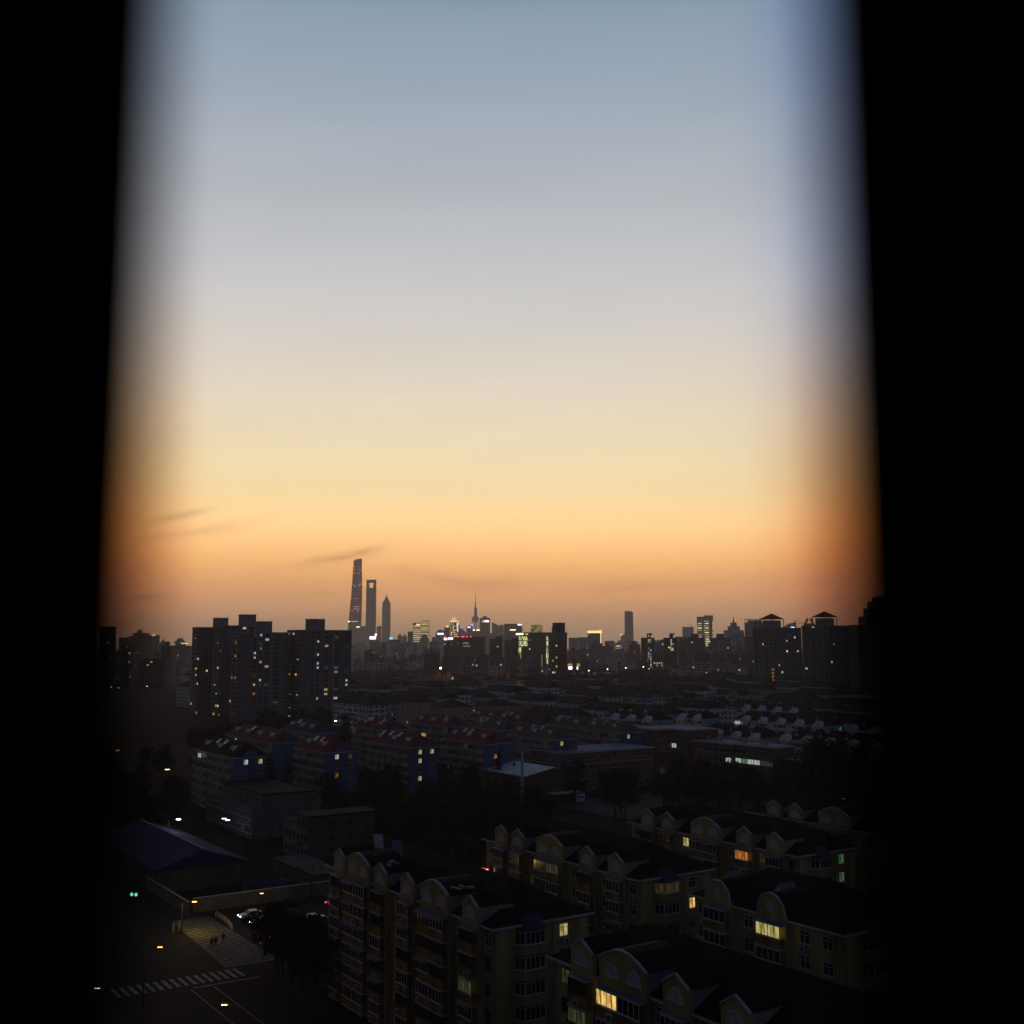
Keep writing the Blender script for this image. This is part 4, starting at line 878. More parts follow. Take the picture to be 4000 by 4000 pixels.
# ------------------------------------------------------------------ red brick slabs in the middle distance
M['balx'] = facade('balcony_side_wall', (.22, .21, .2), (.02, .02, .025), 3.0, 2.9, (.15, .8), (.3, .85), .05, .7)
def brick_slab(label, px0, px1, pyt, pyw, D, frac, lits=(), tank=True):
    """pale upper storeys over brick-red end wall (-y face); balconied -x face on the left"""
    x, y, z = pt(px0 + (px1 - px0) * frac, pyt, D); gb, ga = x * BV[0] + y * BV[1], x * AV[0] + y * AV[1]
    z1 = pt(0, pyw, D)[2]; mpp = D / F
    fx = (px1 - px0) * (1 - frac) * mpp / .93; sd = max(9, (px1 - px0) * frac * mpp / .5); occ(gb, ga, gb + fx, ga + sd)
    t = thing('brick_slab', label, 'apartment tower', G(gb, ga), TH, 'brick ended slabs with pale tops')
    mb = MB(); mb.box(0, 0, 0, fx, sd, z1 - .01); o = mb.build('wall', [M['balx'], M['redpanel'], M['darkgrey']], t)
    for p in o.data.polygons: p.material_index = 2 if p.normal.z > .5 else (1 if abs(p.normal.y) > .5 else 0)
    mb = MB(); mb.box(-.1, -.1, z1, fx + .1, sd, z - 1); mb.box(-.3, -.3, z - 1, fx + .3, sd + .2, z); mb.build('upper_wall', M['palegrey'], t)
    for i in (.45, .75):
        for k in range(2): put('window', window_mesh(1.6, 1.6, 2, None, dark=True), t, (fx * i - .8, -.11, z1 + 1.2 + k * 3.2), R(-90))
    for k in range(int(z / 2.9)):
        q = ('bs', round(sd))
        if q not in WM:
            m_ = MB(); m_.box(-1.3, .6, 0, 0, sd * .42, .15); m_.box(-1.3, .6, .15, -1.2, sd * .42, 1.0); WM[q] = m_.mesh('balcony', M['cream'])
        put('balcony', WM[q], t, (0, 0, k * 2.9 + .2)); put('balcony', WM[q], t, (0, sd * .5, k * 2.9 + .2))
    for u, zz, k in lits: put('lit_window', window_mesh(1.5, 1.6, 2, k), t, (fx * u, -.13, zz), R(-90))
    if tank:
        for q in (.12, .5): m_ = MB(); m_.cyl(fx * q, 2, z, z + 4.2, .8, n=8); m_.build('flue', M['cream'], t)
    return t, gb, ga, fx, sd, z
C1 = brick_slab('brick ended slab with pale top, leftmost of the low three', 1775, 1848, 2602, 2633, 1010, .22)
C2 = brick_slab('brick ended slab with an orange glow on its side, middle of three', 1884, 1972, 2604, 2636, 990, .26)
C3 = brick_slab('brick ended slab with two pale flues and two lit windows', 2040, 2116, 2578, 2611, 1050, .32, [(.42, 19, 'yellow'), (.66, 19, 'white')])
C4 = brick_slab('tall brick tower with a pale crown and a balconied left side', 2148, 2220, 2470, 2498, 1090, .46, [(.6, 12, 'dim')], tank=False)
mb = MB(); mb.box(C4[3] * .15, 1, C4[5], C4[3] * .85, 12, C4[5] + 9.5); mb.box(C4[3] * .0, 3, C4[5], C4[3] * .149, 11, C4[5] + 5); mb.build('lift_house', M['darkgrey'], C4[0])
put('lit_balcony', window_mesh(3.2, 5.2, 2, 'orange'), C2[0], (C2[3] * .72, -.14, 14), R(-90))

# ------------------------------------------------------------------ pale estate, red capped blocks, arch hall on the right
M['estate'] = facade('estate_wall', (.36, .36, .38), (.025, .025, .03), 3.4, 3.0, (.18, .72), (.22, .8), .03, .5)
est = ['pale estate block, leftmost of four, low roof', 'pale estate block with a bright orange window on its top floor', 'pale estate block with a yellow window low in its middle', 'pale estate block at the right end beside the twin towers']
for i, (p0, p1, py) in enumerate(((2657, 2700, 2613), (2702, 2792, 2594), (2794, 2868, 2598), (2870, 2928, 2606))):
    x, y, z = pt(p0, py, 1150 + i * 8); wd = (p1 - p0) / F * 1150
    t = thing('estate_block', est[i], 'apartment block', (x, y, 0), R(8), 'pale estate blocks')
    mb = MB(); mb.box(0, 0, 0, wd, 12, z); mb.build('wall', M['estate'], t)
    nb = max(2, round(wd / 7))
    for b in range(nb):
        u = wd * b / nb; m_ = MB(); m_.extr([(u + .6, z), (u + wd / nb - .6, z), (u + wd / nb - .6, z + .8), (u + wd / nb / 2, z + 2.6), (u + .6, z + .8)], 'y', -.3, 5); m_.build('gablet', M['palegrey'], t)
        for f in range(int(z / 3)):
            k = ('eb', round(wd / nb, 1))
            if k not in WM: q = MB(); q.box(.5, -1.2, 0, wd / nb * .62, -.01, .15); q.box(.5, -1.2, .15, wd / nb * .62, -1.1, 1.0); q.box(.5, -1.1, .15, .62, -.01, 2.8); q.box(wd / nb * .62 - .12, -1.1, .15, wd / nb * .62, -.01, 2.8); WM[k] = q.mesh('balcony', M['white'])
            put('balcony', WM[k], t, (u, 0, f * 3.0 + .2))
    m_ = MB(); m_.box(-.3, -.3, z - .001, wd + .3, 12.2, z + .25); m_.build('roof', M['greywall'], t)
    lit = {0: [(.8, 3, 'dim')], 1: [(.15, 1, 'yellow'), (.6, 6, 'white')], 2: [(.1, 7, 'orange'), (.1, 6, 'orange'), (.6, 4, 'yellow')], 3: [(.3, 1, 'dim')]}[i]
    for u, f, k in lit: put('lit_window', window_mesh(2.0, 1.7, 2, k), t, (wd * u, -.02, f * 3 + .9), R(-90))
M['redcap'] = facade('brown_slab_wall', (.17, .13, .12), (.025, .022, .025), 3.2, 3.0, (.2, .7), (.25, .8), .03, .5)
for i, (p0, p1, py, D) in enumerate(((2552, 2588, 2560, 1420), (2590, 2640, 2556, 1430), (2652, 2706, 2552, 1440), (2712, 2772, 2550, 1450), (2780, 2836, 2552, 1430), (2842, 2892, 2556, 1410), (2896, 2946, 2560, 1390))):
    x, y, z = pt(p0, py, D); wd = (p1 - p0) / F * D
    t = thing('red_capped_block', ('brown block with a dull red mansard, %s in the row behind the pale estate' % ('first', 'second', 'third', 'fourth', 'fifth', 'sixth', 'seventh')[i]), 'apartment block', (x, y, 0), R(4), 'brown blocks with red mansards')
    mb = MB(); mb.box(0, 0, 0, wd * .46, 14, z); mb.box(wd * .54, 0, 0, wd, 14, z - .5); mb.box(wd * .46, 2.5, 0, wd * .54, 12, z - 1); mb.build('wall', M['redcap'], t)
    for a, b in ((0, .46), (.54, 1)): m_ = MB(); m_.hip(wd * a, 0, wd * b, 14, z, 3.6, .5); m_.build('mansard_roof', M['red_tile'], t)
t = thing('arch_hall', 'sandy hall with a tall arched gateway and a dome, lit warm', 'hall', pt(2378, 2600, 1900)[:2] + (0,), R(3))
mp = 1900 / F; zt = pt(0, 2567, 1900)[2]; zb = 0
M['sand'] = surf('sandstone', (.36, .29, .19), .9, .15, .1)
wdt = 72 * mp
mb = MB(); mb.box(0, 0, 0, 28 * mp, 16, zt); mb.box(54 * mp, 0, 0, wdt, 16, zt); mb.box(28 * mp, 4, 0, 54 * mp, 16, zt + 4); mb.build('wall', M['sand'], t)
n = 10; xo, xi, xc = 13 * mp, 9.5 * mp, 41 * mp; zs = pt(0, 2590, 1900)[2]
mb = MB(); mb.box(xc - xo, -.6, 0, xc - xi, 3.9, zs); mb.box(xc + xi, -.6, 0, xc + xo, 3.9, zs)
for i in range(n):
    a, b = math.pi * i / n, math.pi * (i + 1) / n
    mb.extr([(xc + xi * math.cos(a), zs + xi * math.sin(a)), (xc + xo * math.cos(a), zs + xo * math.sin(a)), (xc + xo * math.cos(b), zs + xo * math.sin(b)), (xc + xi * math.cos(b), zs + xi * math.sin(b))], 'y', -.6, 3.9)
mb.build('arch', M['white'], t)
mb = MB(); mb.box(xc - xi, 3.6, 0, xc + xi, 3.95, zs + xi * .9); mb.build('arch_glass', M['glass'], t)
mb = MB(); mb.cyl(xc, 9, zt + 4, zt + 8, 6, n=16); mb.lathe([(6.2, zt + 8), (6, zt + 10), (4.6, zt + 12.4), (2.4, zt + 13.8), (.4, zt + 14.4), (0, zt + 16)], 16, 0, xc, 9); mb.build('dome', M['sand'], t)
# long low shop front glowing white under a gold band
x, y, z = pt(2218, 2600, 1700); t = thing('lit_shopfront', 'low shopfront glowing white under a broad gold fascia', 'shop', (x, y, 0), R(0)); zr = pt(0, 2592, 1700)[2]; zm = pt(0, 2603, 1700)[2]
mb = MB(); mb.box(0, 0, 0, 22.5, 15, zr - .3); mb.build('wall', M['darkgrey'], t)
mb = MB(); mb.box(-.2, -1, zm, 22.7, -.01, zr); mb.build('fascia', emit('gold_fascia', (.8, .5, .12), .45), t)
mb = MB(); mb.box(1, -.6, zm - 4.6, 15.5, -.01, zm - .3); mb.build('lit_glass', emit('shop_white', (1, 1, .95), 2.2), t)

# ------------------------------------------------------------------ skyline: landmark towers
def lm(name, label, cat, px, D, rz=0): return thing(name, label, cat, (pt(px, 2500, D)[0], D, 0), rz)
def zat(py, D): return pt(2000, py, D)[2]
M['farglass'] = facade('far_glass', (.075, .08, .095), (.05, .055, .07), 5, 4, (.1, .9), (.2, .9), .008, .4)
M['fargrey'] = facade('far_grey', (.25, .25, .27), (.03, .03, .035), 4, 3.4, (.2, .75), (.25, .8), .014, .5)
M['farbrown'] = facade('far_brown', (.15, .10, .085), (.03, .025, .025), 4, 3.4, (.2, .75), (.25, .8), .016, .45)
M['farpale'] = facade('far_pale', (.46, .46, .5), (.04, .04, .05), 4.5, 3.2, (.22, .7), (.25, .8), .014, .5)
M['fardark'] = facade('far_dark', (.065, .06, .07), (.02, .02, .025), 4, 3.4, (.2, .75), (.25, .8), .016, .45)
M['farred'] = facade('far_red', (.12, .035, .035), (.03, .02, .025), 3.5, 3.2, (.3, .8), (.25, .8), .012, .5)
E_RB = emit('beacon_red', (1, .03, .03), 9)
def ball(name, mat, parent, x, y, z, r):
    mb = MB(); mb.lathe([(0.01, -r), (r * .7, -r * .7), (r, 0), (r * .7, r * .7), (.01, r)], 8); return mb.build(name, mat, parent, (x, y, z))
# tallest: tapering, twisting, sloped top
D = 7500; mp = D / F; t = lm('twisting_skyscraper', 'tallest tower of the skyline, tapering and twisted with a sloped top', 'skyscraper', 1386, D)
zT = zat(2182, D); mb = MB(); K = 30; NS = 18; rings = []
for k in range(K + 1):
    f = k / K; z = zT * f; z0 = pt(0, 2460, D)[2]
    u = max(0, (z - z0) / (zT - z0)); left = 1361 + 17.5 * u ** 1.15; right = 1409 - 1.0 * u
    cx = ((left + right) / 2 - 1386) * mp; rad = (right - left) / 2 * mp * 1.06; tw_ = R(110) * f; ring = []
    for i in range(NS):
        a = 2 * math.pi * i / NS + tw_; rr = rad * (1 - .07 * math.cos(3 * (a - tw_)))
        ring.append((cx + rr * math.cos(a), rr * math.sin(a), z - (0 if k < K else 5.5 * (1 - math.cos(a)))))
    rings.append(ring)
for r0, r1_ in zip(rings, rings[1:]):
    for i in range(NS):
        j = (i + 1) % NS; mb.face([r0[i], r0[j], r1_[j], r1_[i]], [(i * 12, r0[i][2]), (i * 12 + 12, r0[i][2]), (i * 12 + 12, r1_[i][2]), (i * 12, r1_[i][2])])
mb.face(rings[-1]); mb.build('wall', M['farglass'], t)
for py, c in ((2228, 'e_lemon'), (2283, 'e_gold'), (2371, 'e_gold'), (2380, 'e_gold'), (2429, 'e_white')):
    z = zat(py, D); f = z / zT; u = max(0, (z - zat(2460, D)) / (zT - zat(2460, D))); l_ = 1361 + 17.5 * u ** 1.15; r_ = 1408
    m_ = MB(); m_.cyl(((l_ + r_) / 2 - 1386) * mp, 0, z, z + (1.6 if c != 'e_white' else 3), (r_ - l_) / 2 * mp * 1.09, n=18); m_.build('light_band', emit('band_' + c, {'e_lemon': (.9, .8, .35), 'e_gold': (.8, .55, .25), 'e_white': (1, .85, .4)}[c], 1.5), t)
for py, xs in ((2215, (1382, 1399)), (2241, (1383, 1400)), (2290, (1387, 1405)), (2339, (1375, 1393)), (2388, (1377, 1399))):
    for x in xs: ball('beacon', E_RB, t, (x - 1386) * mp, -46, zat(py, D), 2.3)
ball('beacon', emit('beacon_white', (1, .9, .6), 6), t, (1365 - 1386) * mp, -40, zat(2428, D), 4)
m_ = MB(); m_.box(8 * mp, -42, zat(2452, D), 22 * mp, -40, zat(2447, D)); m_.build('lit_panel', emit('pale_sign', (1, .95, .7), 2), t)
# tower with the trapezoid opening
D = 7480; mp = D / F; t = lm('portal_skyscraper', 'slab skyscraper with a trapezoid opening through its top', 'skyscraper', 1447.5, D)
z0, zh0, zh1, zT = zat(2450, D), zat(2296.5, D), zat(2277, D), zat(2264, D)
wb, wt = 19.5 * mp, 18.5 * mp
mb = MB(); pts = lambda l0, l1, r0, r1, za, zb: [(l0, za), (r0, za), (r1, zb), (l1, zb)]
def XZ(p0, p1, p2, p3, dp0, dp1): mb.extr([p0, p1, p2, p3], 'y', dp0, dp1)
XZ((-wb, 0), (wb, 0), (wt, zh0), (-wt, zh0), -18, 18)
XZ((-wt, zh0 + .1), (-7 * mp, zh0 + .1), (-10.5 * mp, zh1), (-wt, zh1), -14, 14); XZ((6.5 * mp, zh0 + .1), (wt, zh0 + .1), (wt, zh1), (10 * mp, zh1), -14, 14)
XZ((-wt, zh1 + .1), (wt, zh1 + .1), (wt, zT), (-wt, zT - 2), -13, 13)
mb.build('wall', M['farglass'], t)
mb = MB(); mb.extr([(-wb * .99, 0), (-wb * .1, 0), (-wt * .05, zat(2340, D)), (-wt * .98, zat(2330, D))], 'y', -24, -18.1); mb.build('facet', M['fargrey'], t)
# tiered pagoda tower
D = 8200; mp = D / F; t = lm('tiered_skyscraper', 'tiered pagoda-like skyscraper with a pointed spire', 'skyscraper', 1507.5, D, R(20))
mb = MB(); hw = 17.2 * mp / 1.25; zb = zat(2358, D)
for i, (za, zb_, s) in enumerate(((0, 250, 1.0), (250, 320, .985), (320, zb, .965))): mb.box(-hw * s, -hw * s, za, hw * s, hw * s, zb_)
mb.build('wall', M['fardark'], t)
mb = MB(); zz = zb
for s, pyy in ((.88, 2353), (.74, 2349), (.60, 2345), (.46, 2340), (.30, 2335), (.16, 2330)): mb.box(-hw * s, -hw * s, zz, hw * s, hw * s, zat(pyy, D)); mb.box(-hw * s * 1.06, -hw * s * 1.06, zat(pyy, D), hw * s * 1.06, hw * s * 1.06, zat(pyy, D) + 2); zz = zat(pyy, D) + 2
mb.build('crown', M['fardark'], t)
mb = MB(); mb.cyl(0, 0, zz, zat(2324, D), 4, 2.2, 8); mb.cyl(0, 0, zat(2324, D), zat(2317, D), 1.6, .5, 6); mb.build('spire', M['dkmetal'], t)
# ball tower with spire
D = 8870; mp = D / F; t = lm('ball_tower', 'broadcast tower with spheres strung on a tall needle spire', 'tower', 1856.5, D)
zc = zat(2418, D); rb = 13.6 * mp
mb = MB(); mb.lathe([(.1, zc - rb)] + [(rb * math.sin(math.pi * i / 12), zc - rb * math.cos(math.pi * i / 12)) for i in range(1, 12)] + [(.1, zc + rb)], 20); mb.build('sphere', M['fargrey'], t)
mb = MB()
for a in (0, 2.1, 4.2): mb.cyl(9 * math.cos(a), 9 * math.sin(a), 0, zc + 90, 4.5, n=8)
mb.build('shaft', M['fargrey'], t)
mb = MB(); z2 = zat(2377, D); r2 = 5.4 * mp; mb.lathe([(.1, z2 - r2)] + [(r2 * math.sin(math.pi * i / 8), z2 - r2 * math.cos(math.pi * i / 8)) for i in range(1, 8)] + [(.1, z2 + r2)], 14); mb.cyl(0, 0, zc + rb, z2, 11, 7, 10); mb.build('upper_sphere', M['fargrey'], t)
mb = MB(); mb.cyl(0, 0, z2 + r2, zat(2352, D), 5, 3.4, 8); mb.cyl(0, 0, zat(2352, D), zat(2309, D), 2.6, .8, 6); mb.build('spire', M['fargrey'], t)
mb = MB(); mb.cyl(-26, 0, 0, zc - 20, 4, n=6); mb.cyl(26, 0, 0, zc - 20, 4, n=6); mb.lathe([(.1, 70)] + [(24 * math.sin(math.pi * i / 8), 94 - 24 * math.cos(math.pi * i / 8)) for i in range(1, 8)] + [(.1, 118)], 14); mb.build('leg', M['fargrey'], t)

# generic far tower: apparent pixel span, top, distance
def tower(label, p0, p1, py, D, mat='fargrey', yaw=None, roof=None, cat='tower', name='tower', group=None, dep=.7, rr=None):
    r = rr or random.Random(int(p0 * 3 + py)); yaw = R(r.choice((-22, -12, 8, 18, 30))) if yaw is None else R(yaw)
    w = (p1 - p0) / F * D; a = w / (abs(math.cos(yaw)) + dep * abs(math.sin(yaw))); b = a * dep
    z = zat(py, D); x = pt((p0 + p1) / 2, 2500, D)[0]
    t = thing(name, label, cat, (x, D, 0), yaw, group); occ_far.append((p0, p1, py, D))
    mb = MB(); mb.box(-a / 2, -b / 2, 0, a / 2, b / 2, z)
    o = mb.build('wall', [M[mat], M['darkgrey']], t)
    for p in o.data.polygons: p.material_index = 1 if abs(p.normal.z) > .5 else 0
    if roof == 'house': m_ = MB(); m_.box(-a * .18, -b * .2, z, a * .2, b * .2, z + 5 + .0008 * D); m_.build('lift_house', M['darkgrey'], t)
    if roof == 'hip': m_ = MB(); m_.hip(-a / 2, -b / 2, a / 2, b / 2, z, a * .25, .5); m_.build('roof', M['black_tile'], t)
    if roof == 'tier':
        m_ = MB(); m_.box(-a * .3, -b * .3, z, a * .3, b * .3, z + a * .22); m_.box(-a * .16, -b * .16, z + a * .22, a * .16, b * .16, z + a * .42); m_.cyl(0, 0, z + a * .42, z + a * .8, a * .06, .2, 6); m_.build('crown', M[mat], t)
    if roof == 'dome': m_ = MB(); m_.lathe([(a * .4, z), (a * .38, z + a * .15), (a * .25, z + a * .3), (.1, z + a * .36)], 14); m_.build('dome', M['fargrey'], t)
    if roof == 'mast': m_ = MB(); m_.cyl(a * .3, 0, z, z + a * .7, .9, .4, 5); m_.build('mast', M['dkmetal'], t)
    return t, a, b, z
occ_far = []
def sign(t, a, b, z0, z1, u0, u1, mat, name='lit_sign', off=.6):
    m_ = MB(); m_.box(a * u0, -b / 2 - off - .8, z0, a * u1, -b / 2 - off + .2, z1); return m_.build(name, mat, t)
M['goldbands'] = facade('gold_band_wall', (.20, .17, .13), (.05, .045, .04), 60, 9, (.02, .98), (.6, .84),   .93, 1.5, ((1, .72, .28), (1, .75, .3), (1, .8, .4), (.9, .6, .2)))
M['deco'] = facade('lit_deco_wall', (.18, .11, .07), (.05, .04, .03), 7, 8.5, (.3, .7), (.2, .75), .85, 2.0, ((1, .66, .28), (1, .7, .3), (1, .75, .4), (1, .55, .2)))
M['goldrows'] = facade('gold_row_wall', (.15, .14, .14), (.05, .05, .05), 28, 9.0, (.05, .55), (.5, .8), .95, 1.7, ((1, .85, .35), (1, .9, .4), (1, .85, .35), (1, .8, .3)))
SKY = 'distant skyline towers'
def T(label, p0, p1, py, D, mat='fargrey', yaw=None, roof=None, **k): return tower(label, p0, p1, py, D, mat, yaw, roof, group=SKY, **k)
t, a, b, z = T('gold striped office block, lower left half of the pair', 1613, 1644, 2433, 5200, 'goldbands', 0); sign(t, a, b, z - 12, z - 5, -.1, .4, emit('s_pink', (1, .5, .4), 2.0))
t, a, b, z = T('gold striped office block with curved top, right half of the pair', 1644, 1678, 2427, 5180, 'goldbands', 0); m_ = MB(); m_.extr([(-a / 2, z), (a / 2, z), (a / 2, z + 3), (a * .1, z + 3), (-a / 2, z - 6 + 6.1)], 'y', -b / 2, b / 2); m_.build('curved_top', M['fargrey'], t)
t, a, b, z = T('art deco tower lit gold with a bright spire', 1757, 1787, 2426, 4600, 'deco', 12); m_ = MB(); m_.box(-a * .36, -a * .3, z, a * .36, a * .3, z + 9); m_.box(-a * .22, -a * .2, z + 9, a * .22, a * .2, z + 15); m_.build('crown', emit('deco_crown', (1, .5, .18), 1.1), t)
m_ = MB(); m_.box(-a * .56, -b * .56, z - 3, a * .56, b * .56, z); m_.build('crown_rim', emit('deco_rim', (1, .6, .25), 1.8), t); m_ = MB(); m_.cyl(0, 0, z + 15, zat(2400, 4600), 2.2, .6, 6); m_.build('spire', emit('deco_spire', (1, .6, .3), .7), t)
m_ = MB(); m_.box(a * .52, -b * .5, zat(2468, 4600), a * .60, -b * .4, zat(2429, 4600)); m_.build('neon_edge', emit('cyan_edge', (.6, .85, 1), 2.4), t)
t, a, b, z = T('grey tower with a red and yellow sign left of the art deco tower', 1735, 1757, 2444, 5000, 'fargrey', 0); sign(t, a, b, z - 8, z, -.5, -.15, emit('s_red', (1, .12, .08), 1.3)); sign(t, a, b, z - 8, z, -.14, .3, emit('s_yel', (1, .9, .25), 1.3))
t, a, b, z = T('grey tower with a shallow dome and a long white sign', 1702, 1738, 2472, 4500, 'fargrey', 0, 'dome'); sign(t, a, b, z - 7, z - 1, -.3, .38, emit('s_white', (.8, .9, 1), 2.7))
D = 6000; t, a, b, z = T('dark wedge tower sloping down to the right of the neon edge', 1789, 1821, 2472, D, 'fargrey', 0); m_ = MB(); m_.extr([(-a / 2, z), (a / 2, z), (-a / 2, zat(2438, D))], 'y', -b / 2, b / 2); m_.build('sloping_top', M['fargrey'], t); ball('neon_lamp', emit('s_blue', (.25, .3, 1), 2.7), t, -a * .1, -b, zat(2452, D), 4)
t, a, b, z = T('tower with a violet neon sign left of the ball tower', 1822, 1846, 2444, 5800, 'fargrey', 0); sign(t, a, b, z - 12, z - 4, -.35, .2, emit('s_violet', (.6, .55, 1), 2.5)); ball('neon_lamp', emit('s_blue', (.25, .3, 1), 2.7), t, a * .42, -b / 2, z + 4, 5)
t, a, b, z = T('low block with two cream lit signs under the ball tower', 1846, 1876, 2458, 5400, 'fargrey', 0); sign(t, a, b, z - 7, z - 1, -.45, -.2, emit('s_cream', (1, .9, .5), 2.4)); sign(t, a, b, z - 7, z - 1, 0, .42, emit('s_cream', (1, .9, .5), 2.4))
t, a, b, z = T('square tower with red and white rooftop sign beside the ball tower', 1873, 1914, 2414, 5500, 'farglass', 14, 'house'); sign(t, a, b, z - 21, z - 12, -.3, 0, emit('s_pink', (1, .5, .4), 2.0)); sign(t, a, b, z - 21, z - 11, 0, .36, emit('s_white', (.8, .9, 1), 2.7))
D = 6000; t, a, b, z = T('tower with a slanting roof right of the square signed tower', 1922, 1951, 2445, D, 'fargrey', 0); m_ = MB(); m_.extr([(-a / 2, z), (a / 2, z), (-a / 2, zat(2430, D))], 'y', -b / 2, b / 2); m_.build('sloping_top', M['fargrey'], t)
T('round shouldered tower beside the slanting roofed one', 1948, 1968, 2446, 6050, 'fargrey', 0, 'dome')
t, a, b, z = T('broad cubic tower with a paler right side and lit band', 1969, 2040, 2437, 4300, 'fardark', -28); sign(t, a, b, zat(2463, 4300), zat(2459, 4300), -.05, .38, emit('s_cream', (1, .9, .5), 2.4)); m_ = MB(); m_.box(a / 2 + .1, -b * .45, z - 6, a / 2 + 1, b * .35, z - 1); m_.build('lit_sign', emit('s_white', (.8, .9, 1), 2.7), t)
T('grey block in the gap between the two tallest towers', 1408, 1430, 2446, 7000, 'fargrey', 0); T('slim block with mast left of the tiered tower', 1472, 1489, 2446, 7100, 'fargrey', 0, 'mast')
T('small towers with a peaked crown, left of a pair', 1553, 1571, 2484, 5500, 'fargrey', 0, 'tier'); T('small tower with a peaked crown, right of a pair', 1572, 1590, 2486, 5500, 'fargrey', 0, 'tier')
T('dark square block left of the gold striped pair', 1592, 1614, 2467, 4700, 'fardark')
t, a, b, z = T('block crowned by a bright white sign under the portal skyscraper', 1446, 1478, 2497, 3300, 'fargrey', 0); sign(t, a, b, z, z + 8, -.5, .2, emit('s_bright', (1, 1, 1), 3)); ball('beacon', emit('s_pinkb', (1, .45, .4), 3), t, a * .22, -b / 2, z + 13, 4)
t, a, b, z = T('block with a cyan and blue rooftop sign', 1520, 1560, 2498, 3400, 'farbrown', 0); sign(t, a, b, z + .1, z + 7, -.42, -.12, emit('s_cyan', (.15, .6, 1), 1.6)); sign(t, a, b, z, z + 5, -.08, .1, emit('s_green', (.4, .6, .2), .5))
T('pale domed block in front of the gold striped pair', 1642, 1674, 2492, 3600, 'farpale', 0, 'dome'); T('grey block with a hipped roof left of the dark red beacon block', 1677, 1716, 2512, 3000, 'fargrey', 10, 'hip')
# red beacon block
t, a, b, z = T('dark glass block with red beacons along its roof and white sign', 1735, 1842, 2489, 2000, 'fardark', 0, dep=.4)
sign(t, a, b, z - 5, z - 1.5, -.49, -.38, emit('s_bright', (1, 1, 1), 3)); sign(t, a, b, z - 4.5, z - .5, -.35, -.16, emit('s_white2', (.8, .85, 1), 1.6)); sign(t, a, b, z - 12, z - 9.5, .0, .4, emit('dull_yellow', (.7, .65, .3), .25)); sign(t, a, b, z - 17, z - 15, .2, .85, emit('dull_yellow', (.7, .65, .3), .25))
for u in (-.47, 0.02, .16, .22, .34, .48): ball('beacon', E_RB, t, a * u, -b / 2, z + .8, .75)
T('brown block adjoining the red beacon block on its right', 1838, 1895, 2488, 1980, 'farbrown', -12)
for lab, p0, p1, py, D, mt, rf_ in (
    ('tall brown block with a higher right half behind the brick slabs', 1911, 1962, 2496, 1700, 'farbrown', None), ('higher half of the tall brown block behind the brick slabs', 1937, 1962, 2486, 1690, 'fardark', None),
    ('brown block left of the yellow lit tower, lower half', 1970, 2000, 2501, 1660, 'farbrown', None), ('dark block just left of the yellow lit tower, taller half', 1998, 2026, 2492, 1650, 'fardark', None),
    ('dark brown block in front of the red beacon block, left', 1726, 1786, 2562, 1500, 'farbrown', 'house'), ('dark brown block under the red beacon block', 1790, 1808, 2500, 1900, 'farbrown', None),
    ('brown block in front of the red beacon block, right', 1806, 1850, 2562, 1500, 'farbrown', None), ('brown block between the red beacon block and the brick slabs', 1852, 1912, 2558, 1450, 'fardark', 'house'),
    ('low red brown block before the tall brown pair', 1912, 1968, 2565, 1500, 'farbrown', None), ('brown block standing before the yellow lit tower', 2036, 2105, 2530, 1600, 'farbrown', None),
    ('pale low block under the yellow lit tower', 2022, 2044, 2602, 1400, 'farpale', None), ('white low block right of the low brick slabs', 2116, 2146, 2604, 1350, 'farpale', None),
    ('dark block left of the low brick slabs', 1655, 1716, 2553, 1500, 'fardark', 'house')):
    T(lab, p0, p1, py, D, mt, 8, rf_)
# yellow lit tower
D = 1900; mp = D / F; t, a, b, z = T('dark tower with yellow lit window columns and a glowing lattice crown', 2020, 2150, 2470, D, 'fardark', 0, dep=.35)
u = lambda px: (px - 2085) * mp
m_ = MB(); m_.box(u(2074), -b * .45, z, u(2118), b * .45, zat(2441, D)); m_.build('crown', facade('lattice_crown', (.1, .09, .05), (.2, .2, .1), 2.4, 3.4, (.15, .8), (.12, .85), .97, .55, ((.75, .75, .22), (.8, .78, .25), (.6, .62, .2), (.9, .85, .3))), t)
YL = facade('lit_strip', (.1, .1, .05), (.2, .2, .1), 1.6, 12, (.1, .88), (0, 1), .99, .85, ((.9, .88, .35), (.95, .9, .4), (.7, .7, .25), (1, .95, .5)))
for (y0, y1) in ((2486, 2501), (2504, 2524), (2529, 2549), (2552, 2572), (2575, 2593)):
    for (x0, x1) in ((2025, 2060 if y1 < 2530 else 2040), (2132, 2147)): m_ = MB(); m_.box(u(x0), -b / 2 - .5, zat(y1, D), u(x1), -b / 2 - .01, zat(y0, D)); m_.build('lit_window', YL, t)
m_ = MB(); m_.box(u(2016), -b / 2 - 1.2, zat(2480, D), u(2033), -b / 2 - .6, zat(2474, D)); m_.build('sign', emit('s_bright', (1, 1, 1), 3), t); m_ = MB(); m_.box(u(2033.5), -b / 2 - 1.2, zat(2480, D), u(2045), -b / 2 - .6, zat(2473, D)); m_.build('sign', emit('s_lemon', (1, .9, .1), 2), t)
m_ = MB(); m_.box(u(2052), -b / 2 - 1.2, zat(2480, D), u(2063), -b / 2 - .6, zat(2475, D)); m_.build('sign', emit('dull_yellow2', (.9, .8, .3), .7), t)
m_ = MB(); m_.box(u(2114.5), -b / 2 - .7, zat(2606, D), u(2117), -b / 2 - .01, zat(2556, D)); m_.build('light_strip', emit('olive_glow', (.7, .65, .2), .3), t)
